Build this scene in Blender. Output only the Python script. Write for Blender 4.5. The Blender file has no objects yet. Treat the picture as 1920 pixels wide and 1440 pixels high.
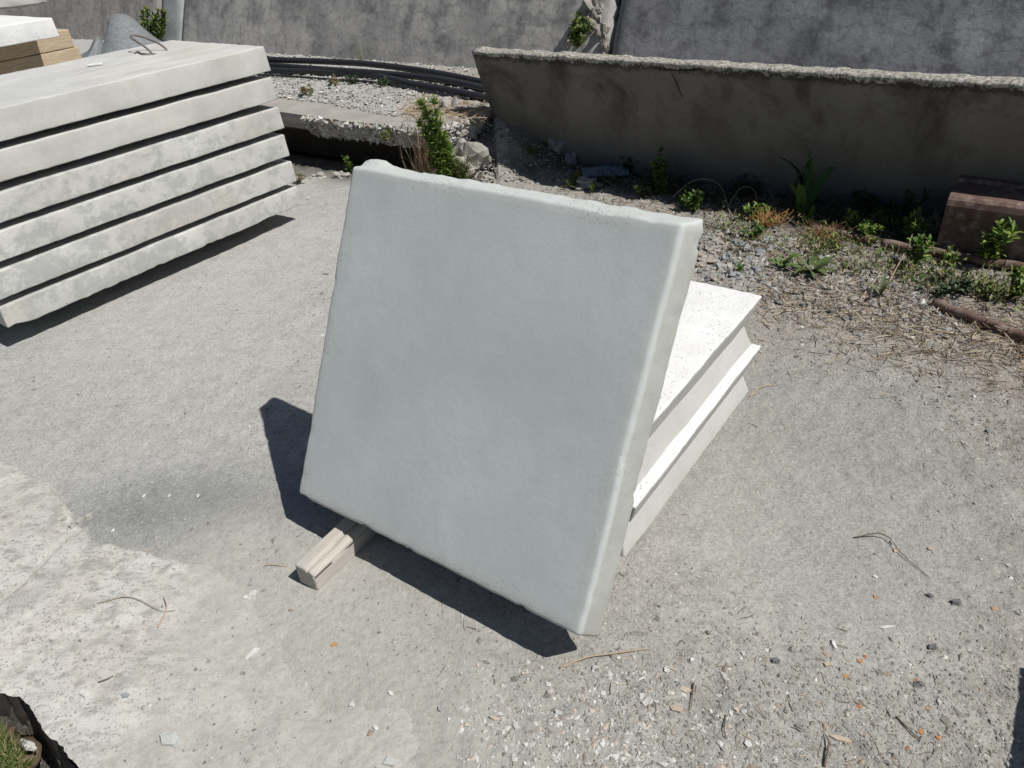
import bpy, bmesh, math, random
import numpy as np
from mathutils import Vector, Matrix, noise

random.seed(7); np.random.seed(7)
S = bpy.context.scene
COL = S.collection

# ------------------------------------------------------------------ camera
CAM_H = 1.6
FPX, PITCH, ROLL = 1387.6, math.radians(33.69), math.radians(-4.287)
F_ = np.array([0, math.cos(PITCH), -math.sin(PITCH)])
R0 = np.array([1., 0, 0]); U0 = np.array([0, math.sin(PITCH), math.cos(PITCH)])
R_ = R0*math.cos(ROLL) + U0*math.sin(ROLL)
U_ = -R0*math.sin(ROLL) + U0*math.cos(ROLL)
cd = bpy.data.cameras.new('camera'); cam = bpy.data.objects.new('camera', cd); COL.objects.link(cam)
M = Matrix(((R_[0], U_[0], -F_[0], 0), (R_[1], U_[1], -F_[1], 0), (R_[2], U_[2], -F_[2], CAM_H), (0, 0, 0, 1)))
cam.matrix_world = M
cd.sensor_width = 36; cd.lens = 36*FPX/1920; cd.clip_start = 0.05; cd.clip_end = 400
S.camera = cam

# ------------------------------------------------------------------ light
SUN_AZ, SUN_EL = math.radians(117.6), math.radians(56.2)
SUN_D = Vector((math.cos(SUN_EL)*math.sin(SUN_AZ), math.cos(SUN_EL)*math.cos(SUN_AZ), math.sin(SUN_EL)))
W = bpy.data.worlds.new('World'); S.world = W; W.use_nodes = True
wn = W.node_tree; bg = wn.nodes['Background']
sky = wn.nodes.new('ShaderNodeTexSky'); sky.sky_type = 'NISHITA'; sky.sun_disc = False
sky.sun_elevation = SUN_EL; sky.sun_rotation = SUN_AZ
sky.air_density = 1.0; sky.dust_density = 0.6; sky.ozone_density = 1.2
wn.links.new(sky.outputs[0], bg.inputs[0]); bg.inputs[1].default_value = 0.05
sl = bpy.data.lights.new('sun', 'SUN'); sl.energy = 4.8; sl.angle = math.radians(0.53); sl.color = (1, .965, .91)
so = bpy.data.objects.new('sun', sl); COL.objects.link(so)
so.rotation_euler = SUN_D.to_track_quat('Z', 'Y').to_euler(); so.location = (0, 0, 20)
S.view_settings.view_transform = 'Standard'; S.view_settings.look = 'None'
S.view_settings.exposure = 0.0; S.view_settings.gamma = 1.0
S.view_settings.use_curve_mapping = False

# ------------------------------------------------------------------ helpers
def ray(px, py):
    return F_ + R_*((px-960)/FPX) + U_*((720-py)/FPX)
def at(px, py, z=0.0):
    d = ray(px, py); t = (z-CAM_H)/d[2]
    return Vector((d[0]*t, d[1]*t, z))
def hit(px, py, P0, n):
    d = Vector(ray(px, py)); C = Vector((0, 0, CAM_H))
    return C + d*((Vector(P0)-C).dot(n)/d.dot(n))
def ns(x, y, z, s=1.0): return noise.noise(Vector((x*s, y*s, z*s)))
def fr(x, y, z, s=1.0, o=4): return noise.fractal(Vector((x*s, y*s, z*s)), 1.0, 2.0, o)
def sst(a, b, x):
    t = min(1, max(0, (x-a)/(b-a))); return t*t*(3-2*t)

def mesh(name, v, f, mat, parent=None, smooth=True, tint=None):
    me = bpy.data.meshes.new(name); me.from_pydata([tuple(p) for p in v], [], [tuple(q) for q in f]); me.update()
    if smooth: me.polygons.foreach_set('use_smooth', [True]*len(me.polygons))
    if mat: me.materials.append(mat)
    if tint is not None:
        a = me.color_attributes.new('tint', 'FLOAT_COLOR', 'POINT')
        a.data.foreach_set('color', np.concatenate([np.asarray(tint, float), np.ones((len(v), 1))], 1).ravel())
    o = bpy.data.objects.new(name, me); COL.objects.link(o)
    if parent: o.parent = parent
    return o
def tag(o, label=None, cat=None, group=None, kind=None):
    if label: o['label'] = label
    if cat: o['category'] = cat
    if group: o['group'] = group
    if kind: o['kind'] = kind
    return o
def empty(name, loc, rz=0):
    o = bpy.data.objects.new(name, None); COL.objects.link(o); o.location = loc; o.rotation_euler = (0, 0, rz)
    o.empty_display_size = .1
    return o
def copy_tree(o, parent=None):
    c = o.copy(); COL.objects.link(c); c.parent = parent
    for ch in list(o.children): copy_tree(ch, c)
    return c

def axis(L, r, step):
    e = [0, r*.12, r*.35, r*.65, r] if r > 0 else [0]
    n = max(1, int((L-2*r)/step)); mid = list(np.linspace(r, L-r, n+1))
    a = e[:-1] + mid + [L-x for x in e[:-1]][::-1]
    return np.array(a) - L/2
def rbox(L, Wd, H, r, step):
    """rounded box centred on the origin: vertices, quads"""
    A = [axis(L, r, step), axis(Wd, r, step), axis(H, r, step)]
    idx = {}; V = []; Fc = []
    def vid(i, j, k):
        key = (i, j, k)
        if key not in idx:
            p = np.array([A[0][i], A[1][j], A[2][k]]); h = np.array([L, Wd, H])/2 - r
            q = np.clip(p, -h, h); d = p-q; l = np.linalg.norm(d)
            if l > 1e-9: p = q + d/l*r
            idx[key] = len(V); V.append(p)
        return idx[key]
    n = [len(a)-1 for a in A]
    for ax in range(3):
        b, c = (ax+1) % 3, (ax+2) % 3
        for side in (0, n[ax]):
            for i in range(n[b]):
                for j in range(n[c]):
                    q = []
                    for (di, dj) in ((0, 0), (1, 0), (1, 1), (0, 1)):
                        t = [0, 0, 0]; t[ax] = side; t[b] = i+di; t[c] = j+dj; q.append(vid(*t))
                    if side == 0: q.reverse()
                    Fc.append(q)
    return [Vector(p) for p in V], Fc

def tube(path, rad, n=8, cap=True):
    """tube along points; rad a number or list"""
    V, Fc = [], []
    P = [Vector(p) for p in path]; up = Vector((0, 0, 1))
    for i, p in enumerate(P):
        t = (P[min(i+1, len(P)-1)] - P[max(i-1, 0)]).normalized()
        a = t.cross(up); a = Vector((1, 0, 0)) if a.length < 1e-4 else a.normalized(); b = t.cross(a)
        r = rad[i] if hasattr(rad, '__len__') else rad
        for k in range(n):
            w = 2*math.pi*k/n; V.append(p + a*math.cos(w)*r + b*math.sin(w)*r)
    for i in range(len(P)-1):
        for k in range(n):
            k2 = (k+1) % n; Fc.append((i*n+k, i*n+k2, (i+1)*n+k2, (i+1)*n+k))
    if cap:
        Fc.append(tuple(range(n))[::-1]); Fc.append(tuple((len(P)-1)*n+k for k in range(n)))
    return V, Fc
def spline(pts, m=8):
    P = [Vector(p) for p in pts]; P = [P[0]*2-P[1]] + P + [P[-1]*2-P[-2]]; out = []
    for i in range(1, len(P)-2):
        for k in range(m):
            t = k/m; a, b, c, d = P[i-1], P[i], P[i+1], P[i+2]
            out.append(.5*((2*b) + (c-a)*t + (2*a-5*b+4*c-d)*t*t + (-a+3*b-3*c+d)*t**3))
    out.append(P[-2]); return out

# ------------------------------------------------------------------ materials
class NT:
    def __init__(s, name, rough=.9, spec=.25):
        s.m = bpy.data.materials.new(name); s.m.use_nodes = True; s.t = s.m.node_tree
        s.b = s.t.nodes['Principled BSDF']; s.b.inputs['Roughness'].default_value = rough
        s.b.inputs['Specular IOR Level'].default_value = spec
        s.co = s.t.nodes.new('ShaderNodeTexCoord').outputs['Object']
    def n(s, typ, **k):
        nd = s.t.nodes.new(typ)
        for a, v in k.items(): setattr(nd, a, v)
        return nd
    def l(s, a, b): s.t.links.new(a, b)
    def mp(s, scale=(1, 1, 1), rot=(0, 0, 0), loc=(0, 0, 0)):
        m = s.n('ShaderNodeMapping'); m.inputs['Scale'].default_value = scale; m.inputs['Rotation'].default_value = rot
        m.inputs['Location'].default_value = loc; s.l(s.co, m.inputs[0]); return m.outputs[0]
    def noi(s, sc, det=4, ro=.55, vec=None, dist=0):
        x = s.n('ShaderNodeTexNoise'); x.inputs['Scale'].default_value = sc; x.inputs['Detail'].default_value = det
        x.inputs['Roughness'].default_value = ro; x.inputs['Distortion'].default_value = dist
        s.l(vec or s.co, x.inputs['Vector']); return x.outputs['Fac']
    def vor(s, sc, feat='F1', out='Distance', vec=None, rnd=1):
        x = s.n('ShaderNodeTexVoronoi', feature=feat); x.inputs['Scale'].default_value = sc; x.inputs['Randomness'].default_value = rnd
        s.l(vec or s.co, x.inputs['Vector']); return x.outputs[out]
    def rmp(s, fac, a, b, c0=0, c1=1):
        x = s.n('ShaderNodeMapRange'); x.inputs[1].default_value = a; x.inputs[2].default_value = b
        x.inputs[3].default_value = c0; x.inputs[4].default_value = c1; s.l(fac, x.inputs[0]); return x.outputs[0]
    def mth(s, op, a, b=None):
        x = s.n('ShaderNodeMath', operation=op)
        for i, v in enumerate((a, b)):
            if v is None: continue
            if isinstance(v, (int, float)): x.inputs[i].default_value = v
            else: s.l(v, x.inputs[i])
        return x.outputs[0]
    def mix(s, fac, a, b, mode='MIX'):
        x = s.n('ShaderNodeMix', data_type='RGBA', blend_type=mode)
        for sock, v in ((x.inputs[0], fac), (x.inputs[6], a), (x.inputs[7], b)):
            if isinstance(v, (int, float)): sock.default_value = v
            elif isinstance(v, tuple): sock.default_value = (*v, 1) if len(v) == 3 else v
            else: s.l(v, sock)
        return x.outputs[2]
    def bump(s, h, st, dist, prev=None):
        x = s.n('ShaderNodeBump'); x.inputs['Strength'].default_value = st; x.inputs['Distance'].default_value = dist
        s.l(h, x.inputs['Height'])
        if prev is not None: s.l(prev, x.inputs['Normal'])
        return x.outputs[0]
    def xyz(s):
        x = s.n('ShaderNodeSeparateXYZ'); s.l(s.co, x.inputs[0]); return x.outputs
    def end(s, col, nrm=None):
        s.l(col, s.b.inputs['Base Color'])
        if nrm is not None: s.l(nrm, s.b.inputs['Normal'])
        return s.m
def plain(name, c, rough=.8, spec=.3):
    t = NT(name, rough, spec); n1 = t.noi(30, 4)
    return t.end(t.mix(t.rmp(n1, .3, .7), tuple(x*.75 for x in c), tuple(min(1, x*1.2) for x in c)), t.bump(n1, .3, .004))
def tinted(name, rough=.85, spec=.25, nscale=300, trans=False):
    t = NT(name, rough, spec); a = t.n('ShaderNodeAttribute', attribute_name='tint').outputs['Color']
    c = t.mix(t.rmp(t.noi(nscale, 3), .3, .7, 0, .5), a, t.mix(1.0, a, (.55, .55, .55), 'MULTIPLY'))
    m = t.end(c, t.bump(t.noi(nscale, 2), .3, .001))
    if trans:
        tr = t.n('ShaderNodeBsdfTranslucent'); t.l(c, tr.inputs[0]); mx = t.n('ShaderNodeMixShader'); mx.inputs[0].default_value = .3
        t.l(t.b.outputs[0], mx.inputs[1]); t.l(tr.outputs[0], mx.inputs[2]); t.l(mx.outputs[0], t.t.nodes['Material Output'].inputs[0])
    return m

def m_ground():
    t = NT('dirt', .95, .15); x = t.xyz()
    big = t.noi(.9, 5, .6); mid = t.noi(7, 5, .65); fine = t.noi(60, 5, .7)
    c = t.mix(t.rmp(big, .35, .65), (.36, .35, .322), (.445, .435, .405))
    c = t.mix(t.rmp(mid, .4, .72, 0, .45), c, (.30, .288, .26))
    # browner, drier earth towards the weeds and the right-hand side
    br = t.mth('ADD', t.mth('MULTIPLY', x[0], .55), t.mth('MULTIPLY', x[1], .18))
    br = t.mth('ADD', br, t.mth('MULTIPLY', t.noi(1.6, 4), .9))
    c = t.mix(t.rmp(br, 1.15, 1.85, 0, .8), c, (.385, .34, .295))
    stk = t.noi(3.2, 6, .65, t.mp((1, 3.2, 1), (0, 0, math.radians(-50)))); c = t.mix(t.rmp(stk, .52, .70, 0, .4), c, (.29, .278, .25)); c = t.mix(t.rmp(stk, .45, .30, 0, .45), c, (.47, .46, .435))
    # grey cement dust and a darker grey tarred patch on the left
    gy = t.mth('ADD', t.mth('MULTIPLY', x[0], -1.0), t.mth('MULTIPLY', t.noi(2.2, 5), .9))
    c = t.mix(t.rmp(gy, .9, 1.5, 0, .55), c, (.40, .405, .395))
    dx = t.mth('MULTIPLY', t.mth('ADD', x[0], 1.05), 1.6); dy = t.mth('MULTIPLY', t.mth('SUBTRACT', x[1], 1.80), 3.6)
    dd = t.mth('SQRT', t.mth('ADD', t.mth('MULTIPLY', dx, dx), t.mth('MULTIPLY', dy, dy)))
    dd = t.mth('ADD', dd, t.mth('MULTIPLY', t.noi(3, 5), .9))
    c = t.mix(t.rmp(dd, 1.55, .6, 0, .85), c, (.20, .21, .208))
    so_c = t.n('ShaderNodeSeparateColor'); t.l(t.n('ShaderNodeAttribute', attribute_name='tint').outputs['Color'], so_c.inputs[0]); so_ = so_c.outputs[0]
    c = t.mix(t.mth('MULTIPLY', so_, .93), c, t.mix(t.rmp(t.noi(9, 5), .4, .65), (.045, .037, .028), (.10, .082, .062)))  # dark soil colour, also painting shade into the hollow and the pit
    # grit of single grains
    vc = t.vor(170, out='Color'); sp = t.n('ShaderNodeSeparateColor'); t.l(vc, sp.inputs[0])
    ex_ = t.mth('DIVIDE', t.mth('SUBTRACT', x[0], .98), .60); ey_ = t.mth('DIVIDE', t.mth('SUBTRACT', x[1], 1.80), .72)
    sw = t.mth('ADD', t.mth('SQRT', t.mth('ADD', t.mth('MULTIPLY', ex_, ex_), t.mth('MULTIPLY', ey_, ey_))), t.mth('MULTIPLY', t.mth('SUBTRACT', t.noi(3, 5), .5), .9))
    swc = t.rmp(sw, .75, 1.15, .75, 0); c = t.mix(swc, c, t.mix(t.rmp(t.noi(5, 5), .35, .65), (.315, .31, .292), (.35, .343, .322)))
    sw = t.rmp(sw, .7, 1.25, .2, 1); sw = t.mth('MULTIPLY', sw, t.rmp(t.mth('ADD', x[0], t.mth('MULTIPLY', t.noi(1.5, 4), .8)), -.6, .5, .55, 1))     # 0.25 inside the swept patch, 1 on the rough ground
    g1 = t.rmp(sp.outputs[0], 0, 1, .78, 1.18)
    gg = t.n('ShaderNodeCombineColor'); [t.l(g1, gg.inputs[i]) for i in range(3)]
    c = t.mix(.75, c, gg.outputs[0], 'MULTIPLY')
    v2 = t.vor(420, out='Color'); s2 = t.n('ShaderNodeSeparateColor'); t.l(v2, s2.inputs[0])
    c = t.mix(t.rmp(s2.outputs[1], .965, .975, 0, .6), c, (.55, .54, .5)); c = t.mix(t.rmp(s2.outputs[2], .97, .98, 0, .8), c, (.10, .095, .09))
    c = t.mix(t.rmp(fine, .45, .75, 0, .5), c, t.mix(1, c, (.65, .65, .65), 'MULTIPLY'))
    mot = t.noi(26, 7, .78, None, .4); c = t.mix(t.mth('MULTIPLY', sw, t.rmp(mot, .54, .68, 0, .75)), c, (.15, .142, .128)); c = t.mix(t.mth('MULTIPLY', sw, t.rmp(mot, .44, .30, 0, .6)), c, (.50, .485, .45))
    md = t.noi(8, 6, .7, None, .3); c = t.mix(t.mth('MULTIPLY', sw, t.rmp(md, .52, .70, 0, .5)), c, (.22, .21, .19)); c = t.mix(t.mth('MULTIPLY', sw, t.rmp(md, .46, .32, 0, .4)), c, (.46, .452, .425))
    dsx = t.n('ShaderNodeAttribute', attribute_name='tint').outputs['Color']; dsp = t.n('ShaderNodeSeparateColor'); t.l(dsx, dsp.inputs[0])
    c = t.mix(t.mth('MULTIPLY', dsp.outputs[1], t.rmp(t.noi(5, 7, .7), .3, .6, .55, 1)), c, t.mix(t.rmp(t.noi(60, 6, .75), .35, .68), (.45, .438, .405), (.33, .32, .292)))
    d1 = t.vor(170); b = t.bump(d1, .12, .003); b = t.bump(fine, .45, .005, b); b = t.bump(t.mth('MULTIPLY', sw, mot), .8, .011, b)
    rb = t.mth('MULTIPLY', t.rmp(br, 1.0, 1.5), t.noi(34, 6, .7, None, .3)); b = t.bump(rb, .9, .016, b); b = t.bump(t.noi(220, 3, .7), .4, .002, b)
    return t.end(c, b)
def m_pad():
    t = NT('worn_concrete', .9, .2)
    mp = t.mp((1, 1, 1), (0, 0, math.radians(35)))
    big = t.noi(2.2, 5, .6); c = t.mix(t.rmp(big, .35, .65), (.47, .458, .42), (.57, .565, .54))
    c = t.mix(t.rmp(t.noi(5, 3, .6), .5, .72, 0, .5), c, (.50, .43, .36))
    # pock marks, where the skin has worn down to darker grit
    st = t.n('ShaderNodeMapping'); st.inputs['Scale'].default_value = (1, 1.9, 1); st.inputs['Rotation'].default_value = (0, 0, .7); t.l(t.co, st.inputs[0])
    p1 = t.noi(42, 5, .62, st.outputs[0], .5); p2 = t.noi(16, 6, .72, st.outputs[0], .3)
    c = t.mix(t.rmp(p2, .49, .62, 0, .85), c, (.29, .285, .262))
    c = t.mix(t.rmp(t.noi(6, 6, .7, st.outputs[0]), .50, .64, 0, .7), c, (.36, .345, .32))
    c = t.mix(t.rmp(t.noi(4, 5, .7), .50, .36, 0, .6), c, (.66, .64, .57))
    c = t.mix(t.rmp(p1, .54, .67, 0, .7), c, (.26, .255, .235))
    c = t.mix(t.rmp(t.noi(180, 4, .7), .55, .75, 0, .6), c, (.30, .29, .27))
    v2 = t.vor(260, out='Color'); s2 = t.n('ShaderNodeSeparateColor'); t.l(v2, s2.inputs[0])
    c = t.mix(t.rmp(s2.outputs[1], .95, .97, 0, .8), c, (.2, .19, .18))
    du = t.n('ShaderNodeAttribute', attribute_name='tint').outputs['Fac']
    dm = t.rmp(t.mth('ADD', du, t.mth('MULTIPLY', t.mth('SUBTRACT', t.noi(7, 8, .72), .5), 1.2)), .28, .80, 0, 1)
    c = t.mix(dm, c, t.mix(t.rmp(t.noi(60, 6, .75), .35, .68), (.45, .438, .405), (.33, .32, .292)))
    b = t.bump(p1, .5, -.004); b = t.bump(t.noi(150, 4, .7), .6, .003, b); b = t.bump(p2, .4, -.006, b)
    return t.end(c, b)
def m_slab_face():
    t = NT('smooth_grey_concrete', .75, .3); x = t.xyz()
    c = t.mix(t.rmp(t.noi(2.6, 3, .5), .35, .68), (.465, .50, .488), (.54, .58, .565))
    c = t.mix(t.rmp(t.noi(5.5, 4, .6, None, .6), .5, .78, 0, .5), c, (.435, .46, .455))
    c = t.mix(t.rmp(t.noi(70, 5, .7), .5, .8, 0, .35), c, (.39, .395, .38))
    ex = t.mth('DIVIDE', t.mth('ABSOLUTE', x[0]), .50); ez = t.mth('DIVIDE', t.mth('ABSOLUTE', x[1]), .50)
    e = t.mth('MAXIMUM', ex, ez); em = t.rmp(t.mth('ADD', e, t.mth('MULTIPLY', t.noi(6, 6, .65), .14)), .945, 1.02)
    c = t.mix(t.mth('MULTIPLY', em, .55), c, (.50, .515, .495))
    c = t.mix(t.mth('MULTIPLY', t.rmp(x[2], .032, .022), t.rmp(x[1], .49, .47)), c, t.mix(t.rmp(t.noi(8, 5, .6), .35, .68), (.43, .44, .41), (.37, .375, .35)))
    em = t.mth('MULTIPLY', em, t.rmp(x[0], .47, .43, .25, 1))
    dl = t.mth('ADD', x[1], t.mth('MULTIPLY', t.noi(9, 5, .6), .10)); c = t.mix(t.rmp(dl, -.40, -.47, 0, .35), c, (.36, .35, .32))
    ah = t.mth('MULTIPLY', t.rmp(t.noi(95, 2, .5), .735, .76), t.rmp(t.noi(5, 3), .45, .6)); c = t.mix(t.mth('MULTIPLY', ah, .6), c, (.25, .25, .24))
    pit = t.rmp(t.noi(150, 3, .75), .60, .68); pm = t.mth('MULTIPLY', pit, t.mth('MULTIPLY', em, t.rmp(t.noi(6, 3), .45, .6)))
    c = t.mix(t.mth('MULTIPLY', pm, .65), c, (.27, .27, .26))
    b = t.bump(t.noi(9, 3, .5), .25, .008); b = t.bump(t.noi(160, 4, .7), .35, .0012, b); b = t.bump(pm, .8, -.003, b)
    return t.end(c, b)
def m_white():
    t = NT('white_rough_concrete', .9, .2)
    c = t.mix(t.rmp(t.noi(8, 5), .35, .7), (.75, .755, .75), (.66, .66, .645))
    pit = t.rmp(t.noi(120, 2, .5), .70, .74)
    v = t.noi(62, 4, .8, None, 1.5); pit2 = t.mth('MULTIPLY', t.rmp(v, .63, .67), t.rmp(t.noi(9, 4), .42, .56))
    c = t.mix(t.mth('MAXIMUM', pit, pit2), c, (.2, .19, .17))
    b = t.bump(t.noi(45, 5, .7), .5, .005); b = t.bump(pit2, .8, -.004, b)
    return t.end(c, b)
def m_side(name='cream_concrete', a=(.49, .49, .465), bcol=(.43, .43, .405)):
    t = NT(name, .88, .2)
    c = t.mix(t.rmp(t.noi(6, 5, .6), .35, .7), a, bcol)
    c = t.mix(t.rmp(t.noi(120, 4, .7), .55, .8, 0, .5), c, (.38, .37, .34))
    b = t.bump(t.noi(60, 5, .7), .4, .004)
    return t.end(c, b)
def m_stack(name, peel, tone=0):
    t = NT(name, .88, .2)
    t.co = t.mp((1, 1, 1), (0, 0, 0), (tone*3.71, tone*1.3, tone*2.2)); st = t.co
    base = t.mix(t.rmp(t.noi(3.5, 5, .6), .35, .68), (.48-.01*tone, .48-.01*tone, .458-.01*tone), (.57, .57, .55))
    gr = t.mix(t.rmp(t.noi(40, 5, .7), .4, .7), (.31, .32, .315), (.39, .395, .385))
    msk = t.noi(11, 9, .75, st, .3); msk = t.mth('ADD', msk, t.mth('MULTIPLY', t.noi(1.3, 2), .35))
    m = t.rmp(msk, peel-.045, peel+.06)
    c = t.mix(t.mth('MULTIPLY', m, .72), base, gr)
    c = t.mix(t.rmp(t.noi(90, 5, .75), .55, .72, 0, .5), c, (.34, .34, .32))
    c = t.mix(t.rmp(t.noi(22, 7, .75, None, .3), .52, .66, 0, .3), c, (.36, .355, .33))
    c = t.mix(t.rmp(t.noi(2.2, 3), .55, .7, 0, .35), c, (.58, .53, .45))
    c = t.mix(t.rmp(t.noi(4, 6, .7, t.mp((.6, 3, .5))), .46, .66, 0, .55), c, (.385, .375, .345))
    bu = t.bump(t.noi(70, 5, .7), .35, .003); bu = t.bump(m, .4, -.002, bu)
    return t.end(c, bu)
def m_barrier():
    t = NT('stained_concrete', .95, .15); x = t.xyz()
    c = t.mix(t.rmp(t.noi(2.5, 5), .35, .7), (.155, .147, .132), (.205, .196, .178))
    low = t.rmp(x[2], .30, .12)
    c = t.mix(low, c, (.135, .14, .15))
    stn = t.noi(3.4, 7, .7, t.mp((1, 1, .6)), .4)
    c = t.mix(t.mth('MULTIPLY', t.rmp(stn, .46, .62), t.rmp(x[2], .16, .60, .1, .75)), c, (.05, .044, .035))
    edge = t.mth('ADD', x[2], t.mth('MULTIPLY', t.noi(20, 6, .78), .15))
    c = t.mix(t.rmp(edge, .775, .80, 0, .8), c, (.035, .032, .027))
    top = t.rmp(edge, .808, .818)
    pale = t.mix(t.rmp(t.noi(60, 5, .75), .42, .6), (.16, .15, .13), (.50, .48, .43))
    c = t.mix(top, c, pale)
    b = t.bump(t.noi(40, 6, .75), .7, .008); b = t.bump(t.noi(5, 4), .4, .02, b)
    return t.end(c, b)
def m_wall(name, a, bcol, dark):
    t = NT(name, .95, .12)
    c = t.mix(t.rmp(t.noi(1.8, 6, .65), .35, .68), a, bcol)
    c = t.mix(t.rmp(t.noi(3.1, 8, .68, None, .1), .50, .62, 0, .8), c, dark)
    c = t.mix(t.rmp(t.noi(1.3, 3, .5), .5, .62, 0, .5), c, dark)
    c = t.mix(t.rmp(t.noi(24, 6, .75), .52, .68, 0, .5), c, tuple(v*.9 for v in dark))
    c = t.mix(t.rmp(t.noi(60, 4, .7), .62, .72, 0, .6), c, (.36, .35, .33))
    stv = t.noi(5, 6, .65, t.mp((1.6, 1.6, .35))); c = t.mix(t.rmp(stv, .52, .68, 0, .5), c, tuple(v*.75 for v in dark))
    # hairline cracks
    w = t.n('ShaderNodeVectorMath', operation='ADD'); t.l(t.co, w.inputs[0])
    nz = t.n('ShaderNodeTexNoise'); nz.inputs['Scale'].default_value = 5; nz.inputs['Detail'].default_value = 5; t.l(t.co, nz.inputs['Vector'])
    sc = t.n('ShaderNodeVectorMath', operation='SCALE'); sc.inputs['Scale'].default_value = .35; t.l(nz.outputs['Color'], sc.inputs[0]); t.l(sc.outputs[0], w.inputs[1])
    cr = t.vor(3.6, 'DISTANCE_TO_EDGE', 'Distance', w.outputs[0]); crm = t.mth('MULTIPLY', t.rmp(cr, .025, .005), t.rmp(t.noi(2.4, 2), .45, .6))
    c = t.mix(t.mth('MULTIPLY', crm, .12), c, (.06, .055, .05))
    blk = t.n('ShaderNodeTexBrick'); blk.inputs['Scale'].default_value = 2.2; blk.inputs['Mortar Size'].default_value = .03; blk.inputs['Mortar Smooth'].default_value = .8; blk.offset_frequency = 2
    vb = t.n('ShaderNodeMapping'); vb.inputs['Rotation'].default_value = (math.radians(67), 0, math.radians(-36.9)); vb.vector_type = 'TEXTURE'; t.l(w.outputs[0], vb.inputs[0]); t.l(vb.outputs[0], blk.inputs['Vector'])
    blk.inputs['Color1'].default_value = (1.12, 1.11, 1.08, 1); blk.inputs['Color2'].default_value = (.85, .85, .87, 1); blk.inputs['Mortar'].default_value = (.55, .54, .55, 1)
    c = t.mix(.38, c, blk.outputs['Color'], 'MULTIPLY')
    b = t.bump(t.noi(28, 6, .7), .35, .006); b = t.bump(t.noi(90, 4, .7), .35, .004, b);     b = t.bump(t.noi(4, 4), .4, .03, b)
    return t.end(c, b)
def m_wood(name='weathered_wood', a=(.42, .36, .29), b2=(.30, .25, .19)):
    t = NT(name, .85, .2)
    g = t.noi(9, 5, .65, t.mp((1.2, 14, 14)), .6); c = t.mix(t.rmp(g, .35, .68), a, b2)
    c = t.mix(t.rmp(t.noi(14, 4), .55, .7, 0, .5), c, (.46, .43, .38))
    return t.end(c, t.bump(g, .5, .004))
def m_rust():
    t = NT('rusty_steel', .85, .35)
    c = t.mix(t.rmp(t.noi(9, 6, .7), .35, .65), (.10, .056, .045), (.17, .11, .088))
    c = t.mix(t.rmp(t.noi(60, 5, .7), .5, .7, 0, .7), c, (.09, .058, .045)); c = t.mix(t.rmp(t.noi(24, 4), .5, .68, 0, .75), c, (.27, .215, .18))
    return t.end(c, t.bump(t.noi(110, 5, .7), .6, .003))
MG, MP, MF, MW, MS = m_ground(), m_pad(), m_slab_face(), m_white(), m_side()
MBAR = m_barrier()
MWL = m_wall('wall_warm', (.40, .37, .34), (.33, .30, .28), (.22, .205, .19))
MWM = m_wall('wall_mid', (.46, .445, .42), (.39, .375, .355), (.19, .185, .182))
MWR = m_wall('wall_dark', (.30, .30, .31), (.21, .21, .22), (.11, .11, .12))
MWOOD = m_wood(); MWOOD2 = m_wood('old_sleeper_wood', (.52, .42, .30), (.36, .27, .18))
MRUST = m_rust(); MTINT = tinted('stone_chips'); MLEAF = tinted('leaf', .55, .4, 120, True); MDRY = tinted('straw', .8, .2, 200)
MBLK = plain('black_rubber', (.022, .023, .026), .45, .5)
MIRON = plain('iron_bar', (.16, .13, .115), .7, .4)

# ------------------------------------------------------------------ ground
def seg(ax, ay, bx, by):  # signed distance function of a line (left side positive)
    dx, dy = bx-ax, by-ay; l = math.hypot(dx, dy); return lambda x, y: (dx*(y-ay)-dy*(x-ax))/l
pA, pB, pC = at(-60, 1296), at(42, 1314), at(170, 1462)
pit1 = seg(pB.x, pB.y, pA.x, pA.y); pit2 = seg(pC.x, pC.y, pB.x, pB.y)
def pit(x, y):
    if x > -.9 or y > 1.35: return 0
    w = .01*ns(x, y, 3, 14)
    return sst(.0, .02, min(pit1(x, y), pit2(x, y)) + w - .004)
def pit_m(x, y): return min(pit1(x, y), pit2(x, y)) + .012*ns(x, y, 3, 14) + .004*ns(x, y, 3, 60)
padpx = [(-700, 700), (0, 858), (60, 890), (100, 905), (128, 945), (150, 985), (180, 1012), (250, 1034), (330, 1044), (400, 1040), (500, 1062), (590, 1125), (690, 1190), (770, 1245), (850, 1310), (900, 1370), (940, 1440), (1000, 1640), (-900, 1640)]
PAD = [at(*p) for p in padpx]; PADA = np.array([(p.x, p.y) for p in PAD])
def sdpoly(x, y):
    a = PADA; b = np.roll(PADA, -1, 0); p = np.array([x, y]); e = b-a; w = p-a
    t = np.clip((w*e).sum(1)/(e*e).sum(1), 0, 1); d = np.sqrt((((w-e*t[:, None])**2).sum(1)).min())
    c = ((a[:, 1] > y) != (b[:, 1] > y)) & (x < (b[:, 0]-a[:, 0])*(y-a[:, 1])/(b[:, 1]-a[:, 1]+1e-12)+a[:, 0])
    return d if c.sum() % 2 else -d
def base(x, y):
    z = .010*fr(x, y, 0, .7, 2)
    # loose rubble heaped against the left end of the leaning wall panel
    d = math.hypot((x-.10)/1.0, (y-5.62)/.95)
    if d < 1: z += .36*sst(1, .2, d)
    # banked soil at the foot of the panel
    q = (x-.35)*.62+(y-5.0)*.78
    if 0 < q < 3 and x > .2: z += .04*sst(0, .5, q)
    return z
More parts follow.
